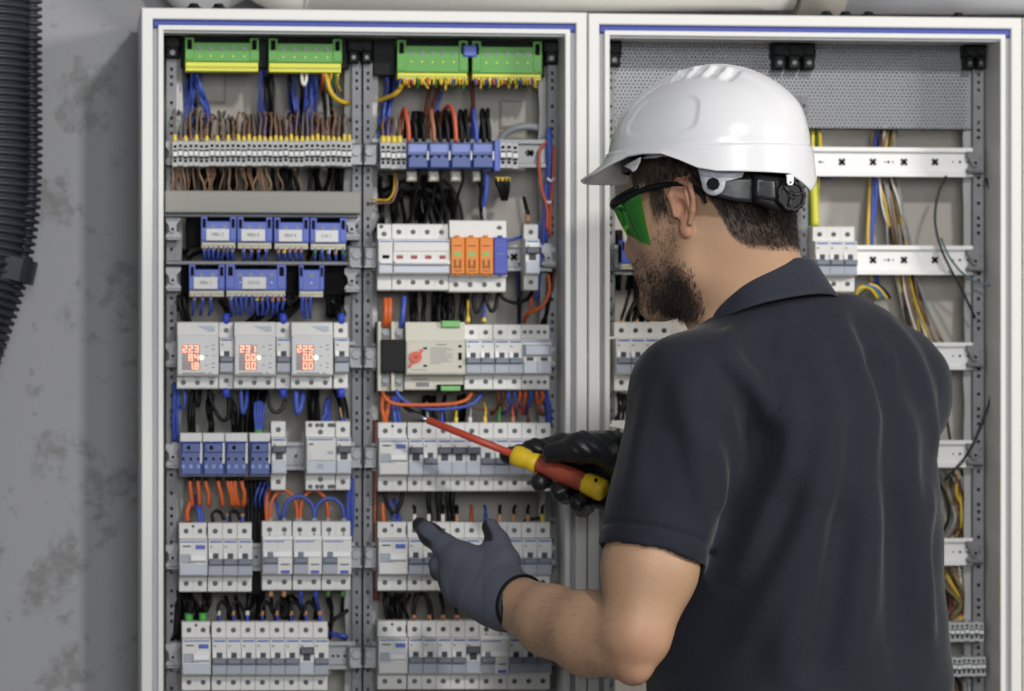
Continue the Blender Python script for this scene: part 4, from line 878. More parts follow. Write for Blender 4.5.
# --- left bay: wires below the blue blocks
def tails(px0,px1,y,n,lab,grp,ln=14,mats=None,Y=.062):
    for i in range(n):
        x=px0+(px1-px0)*(i+.5)/n
        wire([(x,y-3,Y),(x+U(-.6,.6),y+3,Y-.002),(x+U(-1.5,1.5),y+ln*.6,Y+.002),(x+U(-3,3),y+ln,Y+.014)],.0021,m_wblu,f'{lab}, {ordn(i)} from left',grp,ends=[(0,U(5,8),random.choice(mats or (m_copper,m_wbrn,m_wgry)),1.1)])
tails(202,235,248,7,'blue wire below the left end block of the upper blue row','wires below the first upper blue block')
tails(240,270,249,4,'blue wire below the second block of the upper blue row','wires below the second upper blue block',mats=(m_wgry,m_ferW,m_copper))
tails(276,304,249,5,'blue wire below the third block of the upper blue row','wires below the third upper blue block',mats=(m_copper,m_copper,m_ferY))
tails(312,346,250,5,'blue wire below the last block of the upper blue row','wires below the last upper blue block',mats=(m_copper,m_ferW,m_wgn,m_wgry))
tails(190,215,297,3,'blue wire below the left block of the lower blue row','wires below the left lower blue block',ln=18)
tails(228,286,297,11,'blue wire below the longest blue block','wires below the longest blue block',ln=18,mats=(m_copper,m_ferW,m_ferY,m_wblu,m_wblu))
tails(300,312,298,3,'blue wire below the short untagged blue block','wires below the short blue block',ln=20,mats=(m_ferW,m_wblu,m_wdbr))
bundle(12,[(262,250,.105),(262,258,.105),(262,270,.105)],88,.0030,m_wblk,'black cable behind the upper blue row','black cables behind the upper blue row',jit=8)
bundle(6,[(175,222,.10),(175,240,.10),(176,262,.105),(178,310,.10)],5,.0026,[m_wblk,m_wblu],'dark cable beside the left upright by the blue rows','dark cables beside the left upright')
bundle(10,[(340,215,.11),(342,250,.11),(340,290,.11),(338,316,.11)],10,.0032,m_wblk,'black cable between the blue rows and the centre uprights','black cables near the centre uprights',jit=2)
wire([(178,296,.06),(180,306,.058),(183,316,.06),(186,326,.07)],.0030,m_wblk,'black cable down the left above the 223 meter')
bundle(4,[(182,296,.075),(184,312,.08),(188,330,.085)],4,.0028,m_wblk,'black cable behind the one above the 223 meter','black cables above the 223 meter')
for i,x in enumerate((226.2,283.2,341.2)):
    bundle(2,[(x-6,300,.09),(x-1,306,.08),(x+1,314,.066)],4,.0034,m_wblk,'black cable feeding a slim breaker beside the meters','black cables feeding the meter breakers')
    p=obj('insulation_sleeve',MB().cyl(P(x,324,.06),P(x,313.5,.06),.0048,14),m_ferB); tag(p,f'blue wire sleeve on top of the slim meter breaker, {ordn(i)} from left','wire sleeve','blue sleeves above the meter breakers')
    p=obj('insulation_sleeve',MB().cyl(P(x,388,.06),P(x,397.5,.06),.0048,14),m_ferB); tag(p,f'blue wire sleeve under the slim meter breaker, {ordn(i)} from left','wire sleeve','blue sleeves below the meter breakers')
bundle(8,[(300,296,.10),(285,308,.10),(270,322,.10)],26,.0026,m_wblk,'black cable crossing above the meters','black cables crossing above the meters',jit=5)
# meters to dark blue modules
bundle(5,[(175.5,384,.07),(175.5,400,.068),(176,420,.07),(176,442,.075)],2.4,.0022,m_wblu,'blue wire down the left upright below the 223 meter','blue wires below the 223 meter',ys=.004)
wire([(184,390,.06),(185,400,.058),(183,408,.06),(179,407,.066)],.0022,m_wblu,'blue wire curl under the left end of the 223 meter')
bundle(6,[(192,390,.075),(190,402,.075),(189,416,.07),(190,434,.058)],4,.0030,m_wblk,'black cable dropping to the first dark blue module','black cables to the first dark blue module')
wire([(197,388,.06),(196.5,398,.058),(197.5,406,.06),(199.5,398,.064),(200,388,.07)],.0028,m_wblk,'short black loop under the 223 meter')
wire([(208,388,.06),(211,400,.056),(216,412,.056),(222,420,.056),(228,417,.058),(229,404,.06),(228,392,.066)],.0028,m_wblk,'black cable swinging in a loop under the slim grey breaker')
bundle(3,[(211,394,.07),(209,410,.066),(212,424,.06),(212,436,.056)],2.5,.0034,m_wblk,'black cable dropping to the second dark blue module','black cables to the second dark blue module')
bundle(3,[(229,398,.07),(232,410,.066),(233,424,.06),(234,436,.056)],2.5,.0034,m_wblk,'black cable dropping to the third dark blue module','black cables to the third dark blue module')
wire([(241,389,.06),(241.5,402,.058),(243,413,.058),(246,404,.062),(247,390,.07)],.0028,m_wblu,'blue loop under the left end of the 231 meter')
bundle(10,[(254,388,.11),(252,405,.11),(250,440,.11)],11,.0036,m_wblk,'black cable behind the green-sleeved blue wires','black cables behind the green-sleeved wires')
for i in range(4): wire([(255.5+2.6*i,401+U(0,3),.062),(255+2.8*i,414,.056),(256+2*i,426,.056),(256.5+1.6*i,436,.056)],.0022,m_wblu,f'blue wire rising from the green sleeve, {ordn(i)} of four','blue wires from the green sleeve')
p=obj('insulation_sleeve',MB().cyl(P(258.7,439,.056),P(258.7,430,.056),.0052,14),m_ferG); tag(p,'green wire sleeve on top of the fourth dark blue module','wire sleeve')
wire([(268,392,.07),(269,404,.062),(274,412,.06),(281,410,.06),(286,400,.064)],.0026,m_wblk2,'black cable curl under the second slim grey breaker')
wire([(296,390,.06),(296,402,.058),(297.5,413,.058),(301,406,.06),(303,392,.068)],.0038,m_wblu,'thick blue loop under the 225 meter',n=8)
bundle(8,[(314,388,.09),(314,400,.085),(313,412,.08),(314,424,.065)],6,.0028,m_wblk,'black cable dropping to the wide white relay','black cables to the wide white relay')
wire([(328,412,.055),(324,416,.054),(321.5,422,.052),(321,428,.05)],.0022,m_wblu,'pale blue wire plugged into the top of the wide white relay')
bundle(4,[(338,390,.085),(342,402,.085),(345,418,.08)],5,.0022,m_wblk,'black wire under the slim breaker right of the 225 meter','black wires under the last meter breaker')
wire([(340,408,.065),(341,414,.062),(343,422,.058)],.0016,M('wire_tan',(160,132,104),.5),'tan wire into the slim breaker beside the centre uprights',ends=[(-1,4,m_ferB,1.6)])
bundle(3,[(328,398,.09),(327,412,.09),(330,440,.09)],2,.0028,m_wblu,'dark blue cable above the wide white relay','blue cables above the wide white relay')
# dark blue modules down to the next row
for i,x in enumerate((190,198,206,218.5,228,231,235,242)):
    wire([(x,474,.055),(x,484,.054),(x+U(0,3),494,.054),(x+U(1,5),505,.06),(x+U(1,6),500,.085)],.0027,m_wora,f'orange cable below the dark blue modules, {ordn(i)} from left','orange cables below the dark blue modules',n=8,ends=[(0,7,m_wblk,1.25)])
wire([(188.5,526,.055),(187,514,.054),(189,506,.056),(192,500,.06)],.0034,m_wora,'orange cable entering the left blue-button breaker',ends=[(0,5,m_wblk,1.2)])
for i,x in enumerate((200,203)): wire([(x,526,.055),(x-1,514,.056),(x-3,506,.062),(x-4,496,.09)],.0028,m_wblu,f'{("left","right")[i]} blue cable entering the left blue-button breaker','blue cables into the left blue-button breaker')
for i,(a,b) in enumerate(((213,226),(230,242))): wire([(a,522,.055),(a-.5,514,.056),(a+4,511,.058),((a+b)/2+2,514,.06),(b-2,520,.058)],.0024,m_wblk,f'{("left","right")[i]} short black jumper above the three slim breakers','black jumpers above the three slim breakers')
for i,x in enumerate((213,228,242.5)): wire([(x,526,.056),(x,519,.056),(x,514,.057)],.0022,m_wblu,f'blue ferrule wire above the three slim breakers, {ordn(i)} from left','blue ferrule wires',ends=[(-1,3,m_copper,1.2)])
for i in range(5): wire([(247+i*4,480,.10),(248+i*4,500,.10),(249+i*3,540,.10),(250+i*3,600,.10),(252+i*3,640,.10)],.0042,m_wblk,f'thick black cable between the two groups of breakers, {ordn(i)} from left','thick black cables between breaker groups',n=8)
for i,x in enumerate((257,261.5,266)): wire([(x+4,482,.07),(x,492,.066),(x-2,500,.07),(x-1,508,.085)],.0016,m_wblu,f'blue wire under the green-sleeved module, {ordn(i)} from left','blue wires under the green-sleeved module')
for i,x in enumerate((173.5,176)): wire([(x,474,.10),(x+.5,500,.10),(x,530,.10),(x+1,560,.105)],.0014,m_wora,f'{("left","right")[i]} orange wire down the left upright','orange wires down the left upright')
# arches above the white lid breakers
def arch(x0,x1,yt,m,lab,Y=.05,r=.0025,y0=524,grp='cable arches above the white-lid breakers'):
    h=y0-yt
    wire([(x0,y0,Y),(x0+.2,y0-h*.45,Y),(x0+(x1-x0)*.14,y0-h*.8,Y+.001),((x0+x1)/2,yt,Y+.003),(x1-(x1-x0)*.14,y0-h*.8,Y+.001),(x1-.2,y0-h*.45,Y),(x1,y0,Y)],r,m,lab,grp,n=8,ends=[(0,6,m_wgry,1.35),(-1,6,m_wgry,1.35)])
arch(284,314,496,m_wblu,'left blue cable arch above the white-lid breakers',Y=.048); arch(315,344,498,m_wblu,'right blue cable arch above the white-lid breakers',Y=.048)
arch(270.5,297,490,m_wora,'left orange cable arch above the white-lid breakers',Y=.056); arch(300.5,328,490,m_wora,'right orange cable arch above the white-lid breakers',Y=.056)
wire([(267,522,.056),(266,506,.056),(268,494,.06),(276,487,.07)],.0024,m_wora,'orange cable left of the left orange arch')
wire([(281,520,.06),(277,506,.064),(274,496,.075)],.0024,m_wblu,'blue cable slanting inside the left orange arch')
bundle(4,[(350,478,.07),(350.5,500,.068),(350,520,.07),(349,540,.08)],2.2,.0024,m_wblu,'blue wire down beside the centre uprights near the arches','blue wires beside the centre uprights',ys=.004)
for i in range(3): wire([(374+i*1.2,420,.085),(374+i*1.3,470,.083),(374+i,520,.083),(375+i,600,.085)],.0022,(m_wdbr,m_wrus,m_wdbr)[i],f'rust-brown wire right of the centre uprights, {ordn(i)} from left','rust-brown wires by the centre uprights')
# above the lowest left row
for i,x in enumerate((189,203)):
    p=obj('insulation_sleeve',MB().cyl(P(x,624,.058),P(x,613,.058),.0050,14),m_ferG); tag(p,f'{("left","right")[i]} green wire sleeve on the lowest blue-button breaker','wire sleeve','green sleeves in the lowest left row')
bundle(6,[(186,594,.07),(188,602,.066),(189,612,.06)],4,.0028,m_wblk,'black cable into the left green sleeve','black cables into the left green sleeve'); bundle(4,[(206,592,.07),(207,602,.066),(203,612,.06)],3,.0028,m_wblk,'black cable into the right green sleeve','black cables into the right green sleeve')
bundle(6,[(180,592,.09),(180,610,.09),(178,640,.09)],6,.0036,m_wblk,'black cable left of the lowest blue-button breaker','black cables at the lower left upright')
jx=[218.5+14.5*i for i in range(8)]
for i in range(7):
    a,b=jx[i],jx[i+1]
    if i==2: continue
    wire([(a,620,.055),(a-.5,608,.056),(a+2,602.5,.058),(a+6,603,.06),(b-3,612,.062),(b-.5,621,.06)],.0025,m_wblk,f'black jumper loop above the lowest left row, {ordn(i)} from left','black jumper loops above the lowest left row')
for i,x in enumerate(jx): wire([(x,625,.055),(x,618,.055),(x,611,.056)],.0024,m_ferB,f'blue ferrule with copper end above the lowest left row, {ordn(i)} from left','ferrules above the lowest left row',ends=[(-1,4.5,random.choice((m_copper,m_ferW,m_copper)),1.15)])
bundle(8,[(256,596,.09),(254,608,.085),(252,630,.09)],8,.0036,m_wblk,'thick black cable behind the jumper loops','thick black cables behind the jumpers')
for i,x in enumerate((271,284,301,316,328,343)): wire([(x,588,.055),(x,594,.054),(x+U(-1,1),600,.058),(x+U(-4,4),612,.075)],.0024,(m_wblk,m_wblk,m_wblu,m_wblu,m_wblk,m_wblk)[i],f'wire below the white-lid breakers, {ordn(i)} from left','wires below the white-lid breakers',ends=[(0,9,(m_copper,m_copper,m_ferB,m_ferB,m_wgn,m_wgn)[i],1.2)])
wire([(326,626,.075),(336,618,.072),(348,610,.075)],.0028,m_wblk,'black cable slanting up to the centre uprights, lowest row')
bundle(4,[(330,634,.09),(338,636,.09),(346,638,.09)],3,.0028,m_wblu,'dark blue cable right of the lowest left row','dark blue cables right of the lowest row')
bundle(12,[(265,596,.11),(268,610,.11),(265,640,.11)],80,.0028,m_wblk,'black cable deep behind the lowest left row','black cables behind the lowest left row',jit=8)
# ------------------------------------------------------------------ right cabinet wiring
bundle(14,[(648,274,.075),(646,292,.08),(643,305,.085),(638,318,.075),(636,326,.066)],14,.0026,m_wblk,'black cable fanning out above the breaker below the beard','black cables below the nose',jit=3)
for i in range(3): 
    x=622+14.3*i; wire([(x,323,.06),(x,317,.06),(x+3,308,.07),(x+8,290,.08)],.0024,m_wblk,f'black cable with copper end below the nose, {ordn(i)} from left','copper-ended cables below the nose',ends=[(0,4,m_copper,1.2)])
wire([(604,341,.05),(610,338,.05),(618,338,.05),(632,337,.048)],.0018,m_wwht,'white wire lying across the breaker below the beard')
bundle(5,[(622,394,.07),(624,404,.07),(620,420,.07)],6,.0022,m_wblk,'thin black wire between the two breakers beside the sleeve','thin black wires beside the sleeve',jit=3)
wire([(605,425,.05),(612,426,.05),(622,428,.05),(630,432,.05)],.0018,m_wwht,'white wire beside the black glove')
bundle(10,[(622,230,.11),(624,250,.11),(622,290,.11)],12,.0030,m_wblk,'dark cable deep in the right cabinet beside the safety glasses','dark cables beside the safety glasses',jit=3)
bundle(5,[(815,128,.12),(815,160,.12),(814,190,.12),(813,226,.12)],5,.0026,[m_wyg,m_ferY,m_wgn],'yellow and green cable behind the back of the helmet','yellow and green cables behind the helmet',jit=1.5)
wire([(812,175,.105),(814,200,.105),(815,226,.1)],.0055,M('earth_cable',(206,206,60),.45),'thick yellow-green earth cable behind the back of the helmet',n=10)
wire([(814,178,.13),(830,177,.13),(848,175,.13)],.0026,m_wblu,'dark blue cable along the underside of the top white rail')
mr=[M('wire_tan',(160,132,104),.5),m_wbrn,m_wblk,m_wgry,m_wyg,M('wire_olive',(120,112,70),.5),m_wwht,m_wdbr]
bundle(4,[(877,128,.115),(874,160,.12),(872,200,.12),(870,245,.12),(877,290,.12)],3,.0024,[m_wblu,m_wdbr,m_wblu,m_wyg],'blue or brown cable hanging left in the mixed wire bundle','left cables of the mixed bundle',jit=1)
bundle(34,[(888,126,.115),(884,165,.12),(892,205,.12),(900,245,.12),(908,290,.12),(920,340,.12),(935,380,.12)],10,.0015,mr,'thin cable in the mixed bundle hanging behind the white rails','mixed bundle behind the white rails',jit=3)
bundle(8,[(900,262,.12),(912,285,.12),(922,310,.12),(934,342,.12)],8,.0019,mr,'thin cable splaying right from the mixed bundle','splaying cables of the mixed bundle',jit=2)
for i,m in enumerate((m_wyg,m_wgn,m_wblu,m_wyg,m_wblk)): wire([(856,296,.09),(860+3*i,288-i,.085),(870+3*i,288,.085),(878+3*i,298,.09)],.0026,m,f'{("yellow","green","blue","mustard","black")[i]} cable arching over the shoulder below the second rail','arched cables over the shoulder')
wire([(946,176,.075),(938,195,.07),(935,220,.068),(940,245,.066),(950,268,.066),(962,290,.066),(975,318,.07)],.0017,m_wblk2,'thin dark wire dangling in front of the second white rail')
wire([(941,238,.064),(950,258,.062),(966,276,.062),(984,284,.06),(1003,288,.05)],.0015,M('wire_teal',(84,110,112),.5),'thin teal wire sagging to the right cabinet wall')
wire([(986,178,.07),(994,205,.06),(998,235,.055),(1000,290,.055),(998,340,.055),(990,400,.06),(970,450,.068),(945,480,.08)],.0018,m_wblk2,'long dark wire along the right wall of the right cabinet')
bundle(18,[(950,470,.12),(956,495,.12),(960,520,.12),(955,540,.12)],18,.0020,mr,'thin cable tangled right of the shirt between the lower rails','tangled cables between the lower rails',jit=7)
bundle(22,[(944,566,.12),(954,585,.115),(962,605,.115),(950,622,.11)],18,.0020,mr,'thin cable tangled right of the shirt above the grey terminals','tangled cables above the lower right terminals',jit=7)
wire([(945,384,.12),(946,410,.12),(950,440,.12)],.0020,m_wblk2,'thin dark wire hanging right of the shoulder')
bundle(12,[(955,676,.10),(958,690,.10),(955,720,.10)],20,.0022,[m_wblk,m_wbrn,m_wgry],'dark wire below the lower right terminals','dark wires below the lower right terminals',jit=4)

if TB.v:
    o=obj('background_wiring',TB,[MATS[k] for k in TANGLE]); o['kind']='stuff'; o['label']='dark mass of black, brown and coloured cables behind the devices'; o['category']='cables'
# ------------------------------------------------------------------ signed distance toolkit
F32=np.float32
def smin(a,b,k):
    h=np.maximum(k-np.abs(a-b),0)/k
    return np.minimum(a,b)-h*h*k*.25
def smax(a,b,k): return -smin(-a,-b,k)
class Field:
    def __init__(s,xs,ys,zs):
        s.ax=[np.asarray(a,F32) for a in (xs,ys,zs)]; s.D=np.full([len(a) for a in s.ax],.2,F32)
    def sub(s,lo,hi):
        sl=[]; co=[]
        for k in range(3):
            i=int(np.searchsorted(s.ax[k],lo[k])); j=int(np.searchsorted(s.ax[k],hi[k])); i=max(0,min(i,len(s.ax[k])-1)); j=max(i+1,j)
            sl.append(slice(i,j)); sh=[1,1,1]; sh[k]=-1; co.append(s.ax[k][i:j].reshape(sh))
        return tuple(sl),co
    def add(s,f,lo,hi,k=.01):
        sl,(X,Y,Z)=s.sub(lo,hi); s.D[sl]=smin(s.D[sl],f(X,Y,Z).astype(F32),k)
    def cut(s,f,lo,hi,k=.004):
        sl,(X,Y,Z)=s.sub(lo,hi); s.D[sl]=smax(s.D[sl],-f(X,Y,Z).astype(F32),k)
    def off(s,f,lo,hi):
        sl,(X,Y,Z)=s.sub(lo,hi); s.D[sl]+=f(X,Y,Z).astype(F32)
    def cone(s,a,b,ra,rb,k=.01):
        a=np.array(a,float); b=np.array(b,float); m=max(ra,rb)+k+.004
        s.add(lambda X,Y,Z:sd_cone(X,Y,Z,a,b,ra,rb),np.minimum(a,b)-m,np.maximum(a,b)+m,k)
    def chain(s,pts,rs,k=.006):
        for i in range(len(pts)-1): s.cone(pts[i],pts[i+1],rs[i],rs[i+1],k)
    def ball(s,c,r,k=.01,R=None):
        c=np.array(c,float); r=np.array(r if hasattr(r,'__len__') else (r,r,r),float); m=r.max()+k+.004
        s.add(lambda X,Y,Z:sd_ell(X,Y,Z,c,r,R),c-m,c+m,k)
    def sample(s,p):
        idx=[]
        for k in range(3): idx.append(np.clip(np.searchsorted(s.ax[k],p[:,k]),0,len(s.ax[k])-1))
        return s.D[tuple(idx)]
    def mesh(s,name,smooth=1):
        D=s.D; S=D<0; n=D.shape
        c=np.zeros([q-1 for q in n],np.uint8)
        for i in (0,1):
            for j in (0,1):
                for k in (0,1): c+=S[i:n[0]-1+i,j:n[1]-1+j,k:n[2]-1+k]
        act=(c>0)&(c<8); ijk=np.argwhere(act); idx=np.full(act.shape,-1,np.int32); idx[act]=np.arange(len(ijk))
        acc=np.zeros((len(ijk),3)); cnt=np.zeros(len(ijk))
        cor=[(i,j,k) for i in (0,1) for j in (0,1) for k in (0,1)]
        for a in cor:
            for d in range(3):
                if a[d]: continue
                b=list(a); b[d]=1
                va=D[ijk[:,0]+a[0],ijk[:,1]+a[1],ijk[:,2]+a[2]]; vb=D[ijk[:,0]+b[0],ijk[:,1]+b[1],ijk[:,2]+b[2]]
                x=(va<0)!=(vb<0); t=np.zeros(len(ijk)); t[x]=va[x]/(va[x]-vb[x])
                p=np.tile(np.array(a,float),(len(ijk),1)); p[:,d]=t
                acc[x]+=p[x]; cnt[x]+=1
        g=ijk+acc/cnt[:,None]
        V=np.stack([np.interp(g[:,k],np.arange(n[k]),s.ax[k]) for k in range(3)],1)
        quads=[]
        for d in range(3):
            o=[q for q in range(3) if q!=d]
            lo=[slice(None)]*3; hi=[slice(None)]*3; lo[d]=slice(0,n[d]-1); hi[d]=slice(1,n[d])
            x=S[tuple(lo)]!=S[tuple(hi)]; e=np.argwhere(x)
            ok=(e[:,o[0]]>0)&(e[:,o[1]]>0)&(e[:,o[0]]<n[o[0]]-1)&(e[:,o[1]]<n[o[1]]-1); e=e[ok]
            q=[]
            for da,db in ((0,0),(1,0),(1,1),(0,1)):
                f=e.copy(); f[:,o[0]]-=1-da; f[:,o[1]]-=1-db; q.append(idx[f[:,0],f[:,1],f[:,2]])
            q=np.stack(q,1); ins=S[e[:,0],e[:,1],e[:,2]]
            flip=ins if d!=1 else ~ins
            q[~flip]=q[~flip][:,::-1]; quads.append(q)
        Q=np.concatenate(quads)
        for _ in range(smooth):
            A=np.zeros_like(V); c2=np.zeros(len(V))
            for i in range(4):
                np.add.at(A,Q[:,i],V[Q[:,(i+1)%4]]); np.add.at(c2,Q[:,i],1); np.add.at(A,Q[:,(i+1)%4],V[Q[:,i]]); np.add.at(c2,Q[:,(i+1)%4],1)
            V=V*.5+A/c2[:,None]*.5
        return V,Q
def make_mesh(name,V,Q,mats,attrs=None,smooth=True):
    me=bpy.data.meshes.new(name); me.vertices.add(len(V)); me.vertices.foreach_set('co',np.asarray(V,F32).ravel())
    k=Q.shape[1]; me.loops.add(Q.size); me.loops.foreach_set('vertex_index',Q.astype(np.int32).ravel())
    me.polygons.add(len(Q)); me.polygons.foreach_set('loop_start',np.arange(0,Q.size,k,dtype=np.int32)); me.polygons.foreach_set('loop_total',np.full(len(Q),k,np.int32))
    me.polygons.foreach_set('use_smooth',np.full(len(Q),smooth)); me.update(calc_edges=True)
    for m in (mats if isinstance(mats,(list,tuple)) else [mats]): me.materials.append(m)
    for n,v in (attrs or {}).items():
        at=me.attributes.new(n,'FLOAT','POINT'); at.data.foreach_set('value',np.asarray(v,F32))
    return me
def normals(V,Q):
    fn=np.cross(V[Q[:,2]]-V[Q[:,0]],V[Q[:,3]]-V[Q[:,1]]); N=np.zeros_like(V)
    for i in range(4): np.add.at(N,Q[:,i],fn)
    return N/(np.linalg.norm(N,axis=1,keepdims=True)+1e-12)
def sd_cone(X,Y,Z,a,b,ra,rb):
    d=b-a; L2=float(d@d)+1e-12
    t=np.clip(((X-a[0])*d[0]+(Y-a[1])*d[1]+(Z-a[2])*d[2])/L2,0,1)
    return np.sqrt((X-a[0]-t*d[0])**2+(Y-a[1]-t*d[1])**2+(Z-a[2]-t*d[2])**2)-(ra+(rb-ra)*t)
def sd_ell(X,Y,Z,c,r,R=None):
    x,y,z=X-c[0],Y-c[1],Z-c[2]
    if R is not None: x,y,z=(x*R[0,0]+y*R[1,0]+z*R[2,0]),(x*R[0,1]+y*R[1,1]+z*R[2,1]),(x*R[0,2]+y*R[1,2]+z*R[2,2])
    k0=np.sqrt((x/r[0])**2+(y/r[1])**2+(z/r[2])**2); k1=np.sqrt((x/r[0]**2)**2+(y/r[1]**2)**2+(z/r[2]**2)**2)
    return k0*(k0-1)/(k1+1e-9)
def sstep(a,b,x):
    t=np.clip((x-a)/(b-a),0,1); return t*t*(3-2*t)
# ------------------------------------------------------------------ frames of the figure
psi,pit,hs_=math.radians(57),math.radians(10),.95
hh=np.array([-math.sin(psi),math.cos(psi),0]); up=np.array([0,0,1.0])
HF=hh*math.cos(pit)-up*math.sin(pit); HL_=np.array([-math.cos(psi),-math.sin(psi),0]); HU=hh*math.sin(pit)+up*math.cos(pit)
HR=np.stack([HF,HL_,HU],1)                     # columns: forward, left, up
HO=P(709,213,-.37)
def hw(x,y,z): return HO+hs_*(HR@np.array([x,y,z]))
def hside(px,py,yl):                           # point of the head's side plane y=yl seen at a pixel
    d=AX+RT*(px-512)/FPX+up*(HOR-py)/FPX; n=HL_; t=((HO+n*yl*hs_-CAM)@n)/(d@n); return CAM+d*t
def hloc(p): return (np.asarray(p)-HO)@HR/hs_
phi=math.radians(40)
TF=np.array([-math.sin(phi),math.cos(phi),0]); TL=np.array([-math.cos(phi),-math.sin(phi),0])
TC=P(800,500,-.335)
SL=P(687,391,-.455); SR=P(900,398,-.225)
EL=P(636,634,-.505); WL=P(513,602,-.295)
ER=P(805,560,-.085); WR=P(668,490,-.15)
NB=P(769,338,-.362)
zs_=[.93,1.0,1.13,1.25,1.36,1.44,1.485,1.525,1.56,1.59]
ta=[.182,.186,.190,.184,.178,.168,.150,.105,.068,.03]
tb=[.148,.152,.155,.145,.138,.126,.108,.082,.062,.03]
def torso(X,Y,Z,g=0.0):
    u=(X-TC[0])*TL[0]+(Y-TC[1])*TL[1]; v=(X-TC[0])*TF[0]+(Y-TC[1])*TF[1]
    a=np.interp(Z.ravel(),zs_,ta).reshape(Z.shape)+g; b=np.interp(Z.ravel(),zs_,tb).reshape(Z.shape)+g
    v=v-.012*sstep(1.42,1.54,Z)
    n=2.35
    r=((np.abs(u)/a)**n+(np.abs(v)/b)**n)**(1/n)
    return np.maximum((r-1)*np.minimum(a,b),np.maximum(Z-1.575,.95-Z))
def ul(a,b,t): return a+(b-a)*t
# ------------------------------------------------------------------ body (one continuous skin surface)
lo=np.array([P(494,600,-.25)[0],-.60,.95]); hi=np.array([P(972,400,-.24)[0],-.02,1.83])
zz=np.r_[np.arange(.95,1.50,.0042),np.arange(1.50,1.83,.0020)]
def graded(a,b,h,fa,fb_,fh):
    return np.r_[np.arange(a,fa,h),np.arange(fa,fb_,fh),np.arange(fb_,b,h)]
e0=HO+hs_*(HR@np.array([0,.082,.005]))
zz=np.r_[np.arange(.95,1.50,.0042),np.arange(1.50,e0[2]-.040,.0020),np.arange(e0[2]-.040,e0[2]+.040,.0012),np.arange(e0[2]+.040,1.83,.0022)]
fb=Field(graded(lo[0],hi[0],.0023,e0[0]-.026,e0[0]+.030,.0012),graded(lo[1],hi[1],.0023,e0[1]-.024,e0[1]+.024,.0012),zz)
fb.add(lambda X,Y,Z:torso(X,Y,Z,-.016),lo,hi,.01)
fb.cone(NB,SL,.050,.050,.03); fb.cone(NB,SR,.050,.050,.03)
def arm(f,S,E,Wr,ext,sag=0.0):
    f.cone(S,ul(S,E,.45),.052,.0560,.012); f.cone(ul(S,E,.45),ul(S,E,.74),.0560,.0535,.012); f.cone(ul(S,E,.74),E,.0535,.0385,.010)
    m1_=ul(E,Wr,.36)-up*sag; m2_=ul(E,Wr,.68)-up*sag*.8
    f.cone(E,m1_,.0385,.0465,.010); f.cone(m1_,m2_,.0478,.0405,.012); f.cone(m2_,Wr,.0400,.0315,.012); f.cone(Wr,ul(E,Wr,1+ext),.0312,.0290,.008)
arm(fb,SL,EL,WL,.12,.013); arm(fb,SR,ER,WR,.05)
fb.cone(EL,P(636,668,-.512),.032,.0165,.014); fb.cone(P(596,640,-.45),P(630,668,-.505),.034,.0150,.02)             # point of the elbow
